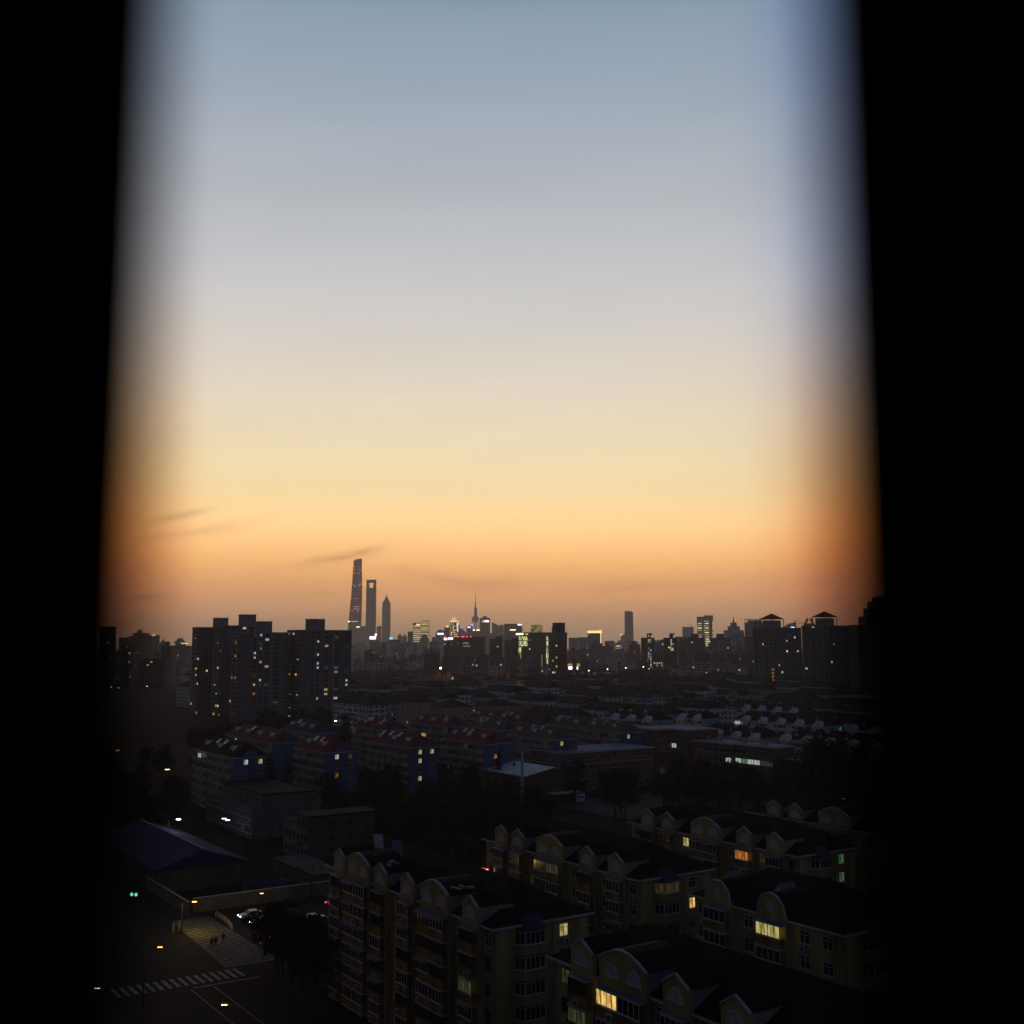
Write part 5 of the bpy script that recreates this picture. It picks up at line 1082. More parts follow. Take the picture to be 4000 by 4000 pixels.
# right half of the skyline
for lab, p0, p1, py, D, mt, yw, rf_ in (
    ('pale grey row of flats right of the tall brick tower', 2222, 2262, 2491, 3000, 'farpale', 0, None), ('grey flats left of the gold edged tower', 2262, 2297, 2489, 3100, 'fargrey', 0, None), ('brown block below the grey flats', 2240, 2278, 2539, 2200, 'farbrown', 6, None),
    ('dark slab below the gold edged tower', 2300, 2352, 2512, 2500, 'fardark', 10, 'house'), ('dark block right of the gold edged tower', 2352, 2392, 2523, 2600, 'fardark', 8, 'house'), ('faint far block left of the lone skyscraper', 2368, 2396, 2503, 6000, 'fargrey', 0, None),
    ('lower block leaning on the lone skyscraper with a pink beacon', 2426, 2443, 2480, 6100, 'fargrey', 0, None), ('dark peaked block below the lone skyscraper', 2452, 2500, 2517, 2400, 'fardark', 14, 'house'), ('grey block between the red towers', 2556, 2584, 2512, 2800, 'fargrey', 0, 'dome'),
    ('grey flat block right of the second red tower', 2640, 2676, 2487, 3000, 'fargrey', 0, None), ('pale flat topped block with a mast at its right', 2668, 2708, 2449, 5000, 'farpale', 0, 'mast'), ('dark flats left of the gold rowed pair', 2676, 2750, 2490, 1900, 'fardark', 12, 'house'),
    ('dark flats right of the gold rowed pair', 2776, 2850, 2490, 2000, 'fardark', 10, 'house'), ('grey flats under the peaked white tower', 2850, 2905, 2478, 2300, 'fargrey', 8, None), ('dark flats left of the twin towers', 2905, 2945, 2487, 1900, 'fardark', 6, None),
    ('white block with a stepped peak and spire', 2832, 2902, 2462, 2800, 'farpale', 0, 'tier'), ('grey slab seen between the right twin tower and the dark one', 3343, 3358, 2460, 1700, 'fardark', 0, None)):
    T(lab, p0, p1, py, D, mt, yw, rf_)
D = 3500; t, a, b, z = T('office tower outlined in gold along its top and right edge', 2295, 2352, 2467, D, 'fardark', -12)
m_ = MB(); m_.box(-a * .51, -b * .53, z - 5, a * .51, b * .53, z + 2.5); m_.build('light_band', emit('gold_top', (1, .75, .25), 1.5), t); m_ = MB(); m_.box(a * .49, -b * .54, zat(2540, D), a * .53, -b * .49, z - 5.1); m_.build('light_edge', emit('gold_edge', (1, .82, .4), 2.2), t); ball('beacon', E_RB, t, a * .45, -b * .5, z + 5, 1.6)
D = 6200; mp = D / F; t = lm('lone_skyscraper', 'lone tapering skyscraper standing clear of the right skyline', 'skyscraper', 2457, D); z = zat(2391, D)
m_ = MB(); w = 16 * mp; r0 = [(-w * 1.02, -w * .9), (w * 1.06, -w * .9), (w * 1.06, w * .9), (-w * 1.02, w * .9)]; r1_ = [(x * .9, y * .9) for x, y in r0]
for i in range(4):
    j = (i + 1) % 4; m_.face([(*r0[i], 0), (*r0[j], 0), (*r1_[j], z), (*r1_[i], z)], [(i * 60, 0), (i * 60 + 50, 0), (i * 60 + 50, z), (i * 60, z)])
m_.face([(*p, z) for p in r1_]); m_.build('wall', M['farglass'], t); m_ = MB(); m_.box(-w * .9, -w * .8, z, w * .6, w * .8, z + 5); m_.build('crown', M['fargrey'], t)
ball('beacon', emit('s_pinkb', (1, .45, .4), 3), t, -31 * mp, -30, zat(2481, D), 6)
t, a, b, z = T('small office block with yellow lit rows left of the lone skyscraper', 2406, 2419, 2518, 4300, 'goldrows', 0); t, a, b, z = T('violet tinged block beside the yellow lit rows', 2418, 2430, 2518, 4320, 'fargrey', 0); sign(t, a, b, z - 14, z, -.3, .3, emit('s_dimviolet', (.4, .3, .9), .35))
t, a, b, z = T('gold rowed tower, left wing with a grey top', 2725, 2753, 2432, 4500, 'goldrows', 0); m_ = MB(); m_.box(-a / 2, -b / 2, z, a / 2, b / 2, zat(2409, 4500)); m_.build('crown', M['fargrey'], t)
t, a, b, z = T('gold rowed tower, taller right wing with a grey top', 2753, 2785, 2426, 4490, 'goldrows', 0); m_ = MB(); m_.box(-a / 2, -b / 2, z, a / 2, b / 2, zat(2404, 4490)); m_.build('crown', M['fargrey'], t)
ball('floodlight', emit('flood_orange', (1, .55, .15), 2.5), t, 2, -b, zat(2506, 4490), 5)
D = 3000; t, a, b, z = T('office block with an open frame round its roof', 2906, 3000, 2432, D, 'farglass', -14)
m_ = MB()
for k in range(12): m_.box(-a / 2 + a * k / 12, -b / 2, z, -a / 2 + a * k / 12 + .9, -b / 2 + 1, zat(2422, D))
for k in range(6): m_.box(a / 2 - 1, -b / 2 + b * k / 6, z, a / 2, -b / 2 + b * k / 6 + .9, zat(2422, D))
m_.box(-a / 2, -b / 2, zat(2422, D), a / 2, -b / 2 + 1.2, zat(2419, D)); m_.box(a / 2 - 1.2, -b / 2 + 1.2, zat(2422, D), a / 2, b / 2, zat(2419, D)); m_.build('roof_frame', M['fargrey'], t)
m_ = MB(); m_.box(-a * .36, -b * .3, z, a * .3, b * .3, z + 6); m_.build('plant_room', M['fardark'], t); ball('beacon', E_RB, t, a * .49, -b / 2, z + 3, 1.4)
D = 2600; mp = D / F; t = lm('sail_building', 'white sail shaped roof rising between the twin towers', 'building', 3092, D); zb = zat(2452, D)
m_ = MB(); m_.box(-30 * mp, 0, 0, 24 * mp, 30, zb); m_.build('wall', M['fargrey'], t); m_ = MB(); m_.extr([(-26 * mp, zb), (20 * mp, zb), (20 * mp, zat(2432, D)), (8 * mp, zat(2433, D)), (-6 * mp, zat(2438, D)), (-18 * mp, zat(2446, D))], 'y', 2, 26); m_.build('sail', M['farpale'], t); m_ = MB(); m_.box(0, 1, zb - 2, 14 * mp, 1.9, zb + 1.5); m_.build('lit_rim', emit('s_white', (.8, .9, 1), 2.7), t)
D = 2300; mp = D / F; t = lm('tower_crane', 'construction crane with a long jib between the twin towers', 'crane', 3108, D); m_ = MB(); m_.box(-1, 0, 0, 1, 2, zat(2424, D)); m_.build('mast', M['dkmetal'], t); m_ = MB(); m_.box(-6 * mp, .3, zat(2436, D), 52 * mp, 1.3, zat(2435, D)); m_.tube((0, 1, zat(2424, D)), (48 * mp, 1, zat(2435, D)), .25); m_.tube((0, 1, zat(2424, D)), (-5 * mp, 1, zat(2435, D)), .25); m_.build('jib', M['dkmetal'], t)
# red pair with chimney-like lift towers
for lab, p0, p1, (l0, l1), py in (('dark red tower with a narrow lift stack, left of two', 2505, 2555, (2528, 2547), 2491), ('dark red tower with lit stairwell, right of two', 2593, 2642, (2616, 2634), 2491)):
    D = 1750; mp = D / F; t, a, b, z = T(lab, p0, p1, py, D, 'farred', 0, dep=.5); c = (p0 + p1) / 2
    m_ = MB(); m_.box((l0 - c) * mp, -b / 2 - .6, zat(2625, D) , (l1 - c - 5) * mp, -b / 2 - .01, z - 2); m_.build('stair_bay', facade('stair_bay_wall_%d' % p0, (.08, .07, .08), (.03, .03, .04), 3.2, 3.2, (.2, .8), (.25, .8), .38, .6, ((.8, .85, 1), (.6, .6, .8), (1, .9, .6), (1, .9, .8))), t)
    m_ = MB(); m_.box((l0 - c) * mp, -4, z, (l1 - c - 6) * mp, 4, zat(2480, D)); m_.box((l0 - c) * mp, -4.2, zat(2480, D), (l1 - c) * mp, 4.2, zat(2474, D)); m_.build('lift_stack', M['farred'], t)
    if p0 > 2550:
        for (x, y) in ((2610, 2529), (2616, 2531), (2623, 2536)): m_ = MB(); m_.box((x - 2 - c) * mp, -b / 2 - 1.2, zat(y + 2, D), (x + 2 - c) * mp, -b / 2 - .7, zat(y - 2, D)); m_.build('lit_window', emit('s_lemon2', (1, .85, .3), 1.2), t)
# left edge silhouettes
for lab, p0, p1, py, D, mt, rf_ in (
    ('flat topped far tower with a thin gold light line at far left', 587, 620, 2480, 3200, 'fardark', None), ('pointed far tower left of the high-rise slabs', 624, 651, 2512, 3300, 'fardark', 'tier'), ('black tower with a raised stub left of the slabs', 636, 674, 2524, 1500, 'fardark', 'house'),
    ('far block with a quarter dome left of the slabs', 686, 722, 2505, 3000, 'fardark', 'dome'), ('wide dim block touching the slabs on the left', 672, 748, 2522, 2400, 'fardark', None), ('dark ragged block at far left, tall one', 522, 566, 2472, 2500, 'fardark', 'house'),
    ('dark ragged block at far left, first from the edge', 470, 512, 2490, 2400, 'fardark', None), ('dark block between the ragged blocks at far left', 505, 530, 2484, 2450, 'fardark', None), ('dark block right of the ragged block at far left', 562, 590, 2486, 2500, 'fardark', 'house'),
    ('nearer black block low at far left', 480, 515, 2520, 1300, 'fardark', None), ('black tall tower half hidden by the left window post', 395, 446, 2448, 1200, 'blacktower', None), ('grey midrise low left of the slabs, nearest row', 560, 660, 2572, 1300, 'fardark', None)):
    t, a, b, z = T(lab, p0, p1, py, D, mt, 0, rf_)
    if p0 == 587: sign(t, a, b, z - 3, z + .5, -.2, .2, emit('gold_line', (1, .75, .25), 1.0))
    if p0 == 686: sign(t, a * 1, b, z - 7, z - 4, .2, 1.0, emit('gold_line', (1, .75, .25), 1.0))
# unnamed mass of far blocks
frnd = random.Random(11)
ZN = [(1376, 1470, 2538, 2575, 2100, 3000, 9, 'farpale', 'pale midrise in the haze right of the slabs'), (1470, 1560, 2500, 2560, 2300, 3600, 9, 'fargrey', 'grey hazy tower under the tallest skyscrapers'), (1560, 1720, 2505, 2560, 2200, 3600, 14, 'fargrey', 'grey hazy tower under the gold striped pair'),
      (1380, 1720, 2575, 2605, 1500, 1900, 16, 'farpale', 'pale long midrise in the row above the low roofs'), (1420, 1730, 2545, 2580, 1700, 2200, 12, 'fardark', 'dark midrise among the pale ones left of centre'), (1725, 2030, 2560, 2600, 1350, 1800, 12, 'farbrown', 'brown midrise behind the low brick slabs'),
      (1690, 2010, 2470, 2500, 3500, 5500, 12, 'fargrey', 'faint block at the foot of the ball tower'), (2150, 2300, 2540, 2590, 1900, 2600, 8, 'fargrey', 'grey midrise right of the tall brick tower'), (2270, 2460, 2535, 2580, 2000, 2800, 18, 'fargrey', 'grey midrise behind the sandy arch hall'),
      (2440, 2560, 2540, 2590, 1900, 2500, 8, 'fardark', 'dark midrise left of the red towers'), (2540, 2960, 2500, 2550, 1800, 2600, 34, 'fargrey', 'dark tower behind the red mansard row'), (2300, 2960, 2495, 2515, 3500, 5500, 24, 'fargrey', 'faint far block low on the right horizon'),
      (1376, 1700, 2506, 2530, 3800, 5500, 14, 'fargrey', 'faint far block low on the left horizon'), (2440, 2520, 2575, 2605, 1700, 1900, 4, 'fargrey', 'grey block right of the sandy arch hall'), (460, 748, 2530, 2590, 1300, 2400, 10, 'fardark', 'near black midrise left of the slabs'), (2240, 2380, 2570, 2600, 1500, 1800, 6, 'fardark', 'dark midrise left of the sandy arch hall')]
for p0, p1, y0, y1, d0, d1, n, mt, lab in ZN:
    for i in range(n):
        w = frnd.uniform(16, 42); x = p0 + (p1 - p0) * (i + frnd.random()) / n; D = frnd.uniform(d0, d1); alt = frnd.choice((mt, mt, 'fargrey', 'farpale' if mt != 'fardark' else 'fardark', 'farbrown' if D < 2600 else 'fargrey'))
        tower(lab, x - w / 2, x + w / 2, frnd.uniform(y0, y1), D, alt, frnd.choice((-8, 4, 10, 16, 34)), frnd.choice((None, None, 'house', 'house', 'hip')), group=lab + 's', rr=frnd)

# ------------------------------------------------------------------ field of low blocks behind the estate
def low_variant(k):
    wallm, roofm, L, Dp, E = (('fieldA', 'black_tile', 44, 11, 15.5), ('fieldB', 'brown_tile', 40, 11, 15), ('fieldC', 'dkred_tile', 46, 12, 16), ('fieldD', 'navy_tile', 38, 10.5, 14.5), ('fieldE', 'black_tile', 30, 12, 18), ('fieldF', 'grey_tile', 34, 13, 19.5))[k]
    if wallm not in M:
        c = {'fieldA': (.46, .52, .60), 'fieldB': (.48, .45, .41), 'fieldC': (.58, .60, .63), 'fieldD': (.40, .48, .62), 'fieldE': (.52, .60, .74), 'fieldF': (.46, .46, .47)}[wallm]
        M[wallm] = facade('low_block_wall_' + 'abcdef'[k], c, (.02, .022, .028), 3.4, 2.75, (.2, .75), (.3, .82), .016, .4)
    w = MB(); w.box(0, 0, 0, Dp, L, E)
    for i in range(int(L / 8)): w.box(-1.1, i * 8 + 1, 0, -.001, i * 8 + 4.6, E - .1)
    rf = MB()
    if k == 5: rf.box(-.3, -.3, E, Dp + .3, L + .3, E + .5); rf.box(2, L * .2, E + .5, 7, L * .2 + 5, E + 3.4); rf.box(2, L * .7, E + .5, 7, L * .7 + 5, E + 3.4)
    else: rf.hip(0, 0, Dp, L, E, 3.8, .7, gable=(k == 4))
    if k == 4: w.extr([(0, E), (Dp, E), (Dp / 2, E + 3.6)], 'y', .01, .3); w.extr([(0, E), (Dp, E), (Dp / 2, E + 3.6)], 'y', L - .3, L - .01)
    gu = MB(); gu.box(-1.4, -.8, E - .5, -.71, L + .8, E - .1); gu.box(-.7, -.8, E - .5, Dp + .7, -.71, E - .1)
    return dict(wall=w.mesh('wall', M[wallm]), roof=rf.mesh('roof', M[roofm]), gutter=gu.mesh('gutter', M['coping']), L=L, D=Dp, E=E)
LV = [low_variant(k) for k in range(6)]
fr = random.Random(5); n_low = 0; GAPS = []
LOWL = [('black hip roofed low block with grey blue walls', 'brown hip roofed low block with beige walls', 'dark red hip roofed low block with white walls', 'navy hip roofed low block with pale blue walls', 'gable ended low block with pale blue end wall', 'flat roofed grey block with two stair heads')]
WHERE = lambda px, D: ('left of the peach blocks' if px < 1560 else 'behind the peach blocks' if px < 2020 else 'behind the white gabled blocks' if px < 2650 else 'below the twin towers') + (', nearer rows' if D < 560 else ', middle rows' if D < 800 else ', farthest rows')
for ia in range(0, 29):
    for ib in range(0, 68):
        b = 130 + ib * 25 + (ia % 2) * 9; a = 300 + ia * 51 - 560 + (ib % 3) * 4
        v = fr.choice((0, 0, 1, 2, 2, 3, 3, 4, 4, 5)); V = LV[v]
        b += fr.uniform(-2, 2); a += fr.uniform(-5, 5); L, Dp = V['L'], V['D']
        x, y, _ = G(b + Dp / 2, a + L / 2)
        if y < 330 or y > 1330: continue
        px, py = proj(x, y, 15)
        if px < 380 or px > 3560: continue
        if fr.random() < .14: GAPS.append((x, y)); continue
        if y < 480: continue
        if px < 740: continue
        if px < 1060 and y < 830: GAPS.append((x, y)); continue  # added trees replace blocks here, standing in for the window edge's darkness
        if px < 1370 and y < 700 and px > 1100 and y > 560: continue
        if any(x0 - 5 < bb < x1 + 5 and y0 - 5 < aa < y1 + 5 for x0, y0, x1, y1 in OCC for bb, aa in ((b, a), (b + Dp, a), (b, a + L), (b + Dp, a + L), (b + Dp / 2, a + L / 2), (b + Dp / 2, a + L / 4), (b + Dp / 2, a + L * .75))): continue
        occ(b, a, b + Dp, a + L); n_low += 1
        lab = LOWL[0][v] + ' ' + WHERE(px, y)
        t = thing('low_block', lab, 'apartment block', G(b, a), TH, lab)
        put('wall', V['wall'], t); put('roof', V['roof'], t); put('gutter', V['gutter'], t)
        dm, dr = dormer_meshes('greywall', 'greywall', .85)
        for i in range(0 if v == 5 else fr.choice((2, 3, 3, 4))):
            o = put('dormer', dm, t, (1.7, L * (i + .5) / 4 + 2 + fr.uniform(-1.5, 1.5), V['E'] + .5)); put('dormer_roof', dr, o)
        for i in range(fr.choice((0, 1, 1, 2, 3))):
            u = fr.uniform(.1, .85); k = fr.choice(('yellow', 'dim', 'white', 'dim', 'warm', 'dimwarm'))
            put('lit_window', window_mesh(fr.choice((1.2, 1.4, 2.4)), 1.2, 2, k), t, (-.02 if fr.random() < .5 else -1.12, L * u, 2.75 * fr.randint(2, 4) + .9))
print('low blocks', n_low)
# pinkish brown strip of low housing by the boulevard and the lamps along it
for i, (p0, p1, py, D) in enumerate(((1394, 1480, 2640, 1190), (1690, 1780, 2640, 1080), (1848, 1886, 2655, 1010), (1966, 2042, 2645, 1090), (2116, 2150, 2648, 1120), (2222, 2300, 2640, 1150), (2302, 2390, 2641, 1160), (2392, 2470, 2640, 1170), (2472, 2560, 2641, 1180), (2562, 2652, 2640, 1190))):
    x, y, z = pt(p0, py, D); w = (p1 - p0) / F * D
    t = thing('terrace_house', ('rosy brown terrace with a dull red roof, %s in the far strip' % ('first', 'second', 'third', 'fourth', 'fifth', 'sixth', 'seventh', 'eighth', 'ninth', 'tenth')[i]), 'terrace', (x, y, 0), R(3), 'rosy terraces in the far strip')
    m_ = MB(); m_.box(0, 0, 0, w, 11, z); m_.build('wall', M['rosy'] if 'rosy' in M else M.setdefault('rosy', facade('rosy_wall', (.33, .19, .14), (.04, .03, .03), 3.6, 3, (.2, .7), (.25, .8), .03, .6)), t)
    m_ = MB(); m_.hip(0, 0, w, 11, z, 3.2, .6); m_.build('roof', M['dkred_tile'] if i not in (1,) else M['red_tile'], t)
    for u in (.25, .7): m_ = MB(); m_.extr([(w * u - 2, z), (w * u + 2, z), (w * u + 2, z + 2.4), (w * u, z + 4.2), (w * u - 2, z + 2.4)], 'y', -.5, 4); m_.build('gablet', M['peach'], t)

# ------------------------------------------------------------------ trees
def crown_mesh(kind, seed):
    r = random.Random(seed); mb = MB()
    def leaf(p, s):
        n = Vector((r.gauss(0, 1), r.gauss(0, 1), r.gauss(.4, 1))).normalized(); e = n.orthogonal().normalized() * s; f = n.cross(e) * r.uniform(.5, .9); p = Vector(p)
        mb.face([p - e, p - f * .8, p + e, p + f])
    if kind == 'conifer':
        for k in range(17):
            z = 1.5 + k * .78; R_ = (1 - k / 17.5) * 3.0 + .15; nb = 9
            for i in range(nb):
                a = 2 * math.pi * (i + r.random() * .7) / nb; ll = R_ * r.uniform(.65, 1.12)
                for q in range(9):
                    u = (q + r.random()) / 9; leaf((ll * u * math.cos(a) + r.gauss(0, .12), ll * u * math.sin(a) + r.gauss(0, .12), z - .55 * u * R_ * .4 + r.gauss(0, .1)), .26)
        return mb.mesh('crown', M['leaf2'])
    cl = [(r.gauss(0, 1.5), r.gauss(0, 1.5), r.uniform(3.4, 8.2), r.uniform(.8, 1.7)) for _ in range(22)]
    for x, y, z, s in cl:
        sh = 1 if z < 6.5 else .7
        for _ in range(72):
            d = Vector((r.gauss(0, 1), r.gauss(0, 1), r.gauss(0, .8))); d = d.normalized() * s * r.uniform(.55, 1.1); leaf((x * sh + d.x, y * sh + d.y, z + d.z), r.uniform(.16, .3))
    return mb.mesh('crown', M['leaf'])
def trunk_mesh(kind, seed):
    r = random.Random(seed); mb = MB()
    if kind == 'conifer': mb.cyl(0, 0, 0, 14.6, .24, .03, 7)
    else:
        mb.cyl(0, 0, 0, 3.2, .3, .2, 7)
        for i in range(7):
            a = i * 2.4; h = 2.6 + r.random() * .6; mb.tube((0, 0, h), (1.6 * math.cos(a), 1.6 * math.sin(a), h + r.uniform(2, 3.6)), .13, .03)
        mb.tube((0, 0, 3.2), (r.gauss(0, .3), r.gauss(0, .3), 7.4), .2, .04)
    return mb.mesh('trunk', M['bark'])
CR = [(crown_mesh('broad', 20 + i), trunk_mesh('broad', i)) for i in range(4)]; CN = [(crown_mesh('conifer', 40 + i), trunk_mesh('conifer', i)) for i in range(2)]
def bare_meshes(seed):
    r = random.Random(seed); mb = MB(); tm = MB(); tm.cyl(0, 0, 0, 3.4, .2, .13, 7)
    def br(p, d, l, w, n):
        q = p + d * l; mb.tube(p, q, w, w * .6, 5)
        if n:
            for _ in range(3): br(q, (d + Vector((r.gauss(0, .5), r.gauss(0, .5), r.gauss(.1, .3)))).normalized(), l * r.uniform(.6, .85), w * .6, n - 1)
    for i in range(5): br(Vector((0, 0, 2.6 + i * .2)), Vector((math.cos(i * 1.3), math.sin(i * 1.3), 1.2)).normalized(), 1.7, .09, 4)
    return mb.mesh('branches', M['bark']), tm.mesh('trunk', M['bark'])
BR = [bare_meshes(s) for s in (3, 9)]
tr = random.Random(77)
def tree(x, y, kind, sc, label, grp):
    cr, tk = tr.choice({'broad': CR, 'conifer': CN, 'bare': BR}[kind]); t = thing({'broad': 'broadleaf_tree', 'conifer': 'conifer_tree', 'bare': 'bare_tree'}[kind], label, 'tree', (x, y, 0), tr.uniform(0, 6.28), grp); t.scale = (sc * tr.uniform(.9, 1.15), sc * tr.uniform(.9, 1.15), sc * tr.uniform(.88, 1.15))
    if kind == 'bare': put('crown', cr, t); put('trunk', tk, t)
    else: put('crown', cr, t); put('trunk', tk, t)
def scatter(poly, n, kind, z, sc, label, grp):
    xs = [p[0] for p in poly]; ys = [p[1] for p in poly]; k = 0; tries = 0
    while k < n and tries < n * 40:
        tries += 1; px, py = tr.uniform(min(xs), max(xs)), tr.uniform(min(ys), max(ys)); ins = False
        for i in range(len(poly)):
            (x1, y1), (x2, y2) = poly[i], poly[i - 1]
            if (y1 > py) != (y2 > py) and px < (x2 - x1) * (py - y1) / (y2 - y1) + x1: ins = not ins
        if not ins: continue
        x, y = at(px, py, z); b, a = x * BV[0] + y * BV[1], x * AV[0] + y * AV[1]
        if not isfree(b, a, 1.8): continue
        OCC.append((b - 1.6, a - 1.6, b + 1.6, a + 1.6)); tree(x, y, kind, sc * tr.uniform(.8, 1.2), label, grp); k += 1
scatter([(1180, 3080), (1420, 3080), (1760, 3060), (1850, 3080), (2030, 3130), (2140, 3200), (1900, 3300), (1720, 3330), (1400, 3290), (1150, 3150)], 70, 'broad', 4, 1.1, 'dark broadleaf tree in the black grove between the blue ended blocks and yellow blocks', 'trees of the dark grove')
scatter([(2500, 3050), (3000, 3040), (3390, 3020), (3420, 3150), (3200, 3170), (2620, 3130)], 46, 'broad', 4, 1.15, 'dark broadleaf tree at the foot of the brick school wing', 'trees by the school')
scatter([(3020, 2990), (3360, 2970), (3400, 3070), (3100, 3080)], 9, 'broad', 8, 1.8, 'big rounded dark tree right of the school annex', 'big trees right of the school')
scatter([(2100, 2770), (2340, 2760), (2340, 2800), (2080, 2800)], 10, 'broad', 5, 1.5, 'dark tree in the clump behind the red roofs', 'trees behind the red roofs'); scatter([(2360, 2745), (2500, 2740), (2500, 2775), (2330, 2790)], 9, 'broad', 5, 1.5, 'dark tree in the clump before the white gabled blocks', 'trees before the white gabled blocks')
scatter([(1000, 2800), (1380, 2790), (1380, 2850), (1000, 2860)], 22, 'broad', 4, 1.2, 'dark tree at the foot of the high-rise slabs', 'trees under the slabs'); scatter([(740, 2960), (1180, 3010), (1080, 3160), (760, 3060)], 16, 'broad', 4, 1.0, 'dark tree round the old white terrace building', 'trees by the terrace building')
scatter([(940, 3330), (1250, 3400), (1240, 3560), (1130, 3600), (960, 3500)], 14, 'bare', 3, .9, 'bare winter tree in the yard by the garages', 'bare trees of the yard'); scatter([(960, 3640), (1240, 3700), (1240, 3990), (1120, 3990), (980, 3850)], 24, 'broad', 3, .95, 'dark street tree between the street and the nearest yellow block', 'street trees')
scatter([(380, 2960), (740, 2980), (720, 3200), (380, 3250)], 26, 'broad', 4, 1.1, 'dark tree in the unlit area at far left', 'trees at far left'); scatter([(1900, 3450), (2450, 3620), (2500, 3700), (1950, 3560)], 10, 'broad', 2, .7, 'small tree in the court between the yellow blocks', 'court trees')
for x, y in GAPS:
    for i in range(6):
        q = G(tr.uniform(-5, 5), tr.uniform(-20, 20)); b, a = (x + q[0]) * BV[0] + (y + q[1]) * BV[1], (x + q[0]) * AV[0] + (y + q[1]) * AV[1]
        if isfree(b, a, 2) and len([1 for o in COL.objects if o.name.startswith('broadleaf_tree')]) < 296: tree(x + q[0], y + q[1], 'broad', 1.4, 'dark tree in a gap between the low roofed blocks', 'trees among the low blocks')
for px, py, h, lab in ((1048, 3190, 1.35, 'broad dark conifer in front of the white terrace building'), (1946, 3120, 1.0, 'pointed conifer against the hall roof, taller of two'), (2008, 3115, .82, 'pointed conifer against the hall roof, shorter of two')):
    x, y = at(px, py, 0); tree(x, y, 'conifer', h, lab, None)

# ------------------------------------------------------------------ street lamps, signals, cars, people
def point(name, loc, col, w, r=.15, parent=None):
    l = bpy.data.lights.new(name, 'POINT'); l.color = col; l.energy = w; l.shadow_soft_size = r; o = bpy.data.objects.new(name, l); COL.objects.link(o); o.location = loc
    if parent: o.parent = parent
    return o
def lamp_post(label, x, y, h, ang, col, s, w=0, arm=1.8, grp='lit street lamps', hd=1.0):
    t = thing('street_lamp', label, 'street lamp', (x, y, 0), ang, grp); m_ = MB(); m_.cyl(0, 0, 0, h - .4, .11, .07, 8); m_.cyl(0, 0, 0, .5, .18, .16, 8); m_.tube((0, 0, h - .45), (arm, 0, h), .05, .04)
    m_.build('pole', M['dkmetal'], t); m_ = MB(); m_.extr([(arm - .1, h - .02), (arm + .75 * hd, h - .02), (arm + .7 * hd, h + .08), (arm + .1, h + .14)], 'y', -.17 * hd, .17 * hd); m_.build('head', M['dkmetal'], t)
    m_ = MB(); m_.box(arm, -.15 * hd, h - .12 * hd, arm + .62 * hd, .15 * hd, h - .021); m_.build('lens', emit('lens_%s_%s' % (int(s), ''.join('%02d' % int(c * 50) for c in col)), col, s), t)
    if w: point('lamp_light', (arm + .3, 0, h - .35), col, w, .12, t)
    return t
for px, py, h, col, s, w, ang, lab in ((617, 3700, 8, (1, .45, .08), 8, 25, 0, 'orange lit street lamp left of the crosswalk'), (887, 3925, 8, (1, .5, .12), 8, 25, 180, 'orange lit street lamp near the bottom edge beside the road lines'), (752, 3522, 5.5, (1, .62, .12), 9, 110, 0, 'round orange lamp over the yard wall'), (371, 3860, 8, (.75, .8, 1), 6, 8, 0, 'white lit lamp at the bottom left edge'),
      (450, 2930, 9, (1, .65, .2), 10, 10, 0, 'yellow lamp alone in the dark at far left'), (3450, 3075, 9, (1, .5, .25), 12, 10, 180, 'pinkish orange lamp alone at the far right edge'), (3297, 3122, 7, (1, .45, .2), 4, 3, 180, 'small orange lamp below the lamp at the right edge'), (690, 3200, 9, (.85, .95, 1), 26, 60, 0, 'brilliant white floodlight mast above the blue shed'),
      (868, 3197, 5, (.75, .95, 1), 7, 4, 0, 'small white lamp before the terrace building, left of two'), (882, 3203, 5, (.75, .95, 1), 7, 4, 0, 'small white lamp before the terrace building, right of two'), (1185, 3054, 5, (.9, 1, .85), 9, 10, 0, 'white lamp at the foot of the red roofed blocks'), (646, 3005, 5, (1, .9, .5), 4, 3, 0, 'dim yellow lamp beside the leftmost block'),
      (1306, 2816, 7, (1, 1, .8), 9, 10, 0, 'cream lamp under the widest high-rise slab'), (1656, 2657, 8, (1, 1, .75), 12, 0, 0, 'bright cream lamp in the low roofs left of the brick slabs'), (572, 2680, 8, (1, 1, .85), 5, 0, 0, 'white lamp left of the slabs, right of three'), (434, 2684, 8, (1, 1, .85), 4, 0, 0, 'white lamp by the left window post, first of three'), (460, 2687, 8, (1, 1, .85), 4, 0, 0, 'white lamp by the left window post, second of three')):
    x, y = at(px, py, h - .1); big = max(1.0, y / 180)
    lamp_post(lab, x - 1.8 * math.cos(R(ang)), y, h, R(ang), col, s, w * 6, hd=min(2.2, big))
for i, (px, py) in enumerate(((2300, 2620), (2373, 2614), (2444, 2609), (2513, 2605))):
    D = 1150; x, y, z = pt(px, py, D); t = thing('boulevard_lamp', 'tall boulevard lamp with a glowing globe, %s of four in the row' % ('first', 'second', 'third', 'fourth')[i], 'street lamp', (x, y, 0), 0, 'boulevard lamps')
    m_ = MB(); m_.cyl(0, 0, 0, z - .7, .3, .2, 6); m_.build('pole', M['metal'], t); ball('globe', emit('globe_glow', (1, .93, .62), 2.2), t, 0, 0, z, .75)
for i, (px, py, c) in enumerate(((1690, 2610, (1, .95, .7)),)):
    x, y, z = pt(px + 31, py, 1400); t = thing('floodlight', 'bright cream floodlight before the dark block left of the brick slabs', 'floodlight', (x, y, 0)); m_ = MB(); m_.cyl(0, 0, 0, z - 1.6, .3, .25, 6); m_.build('pole', M['metal'], t); ball('lamp', emit('flood_cream', (1, .95, .7), 5), t, 0, 0, z, 1.5)
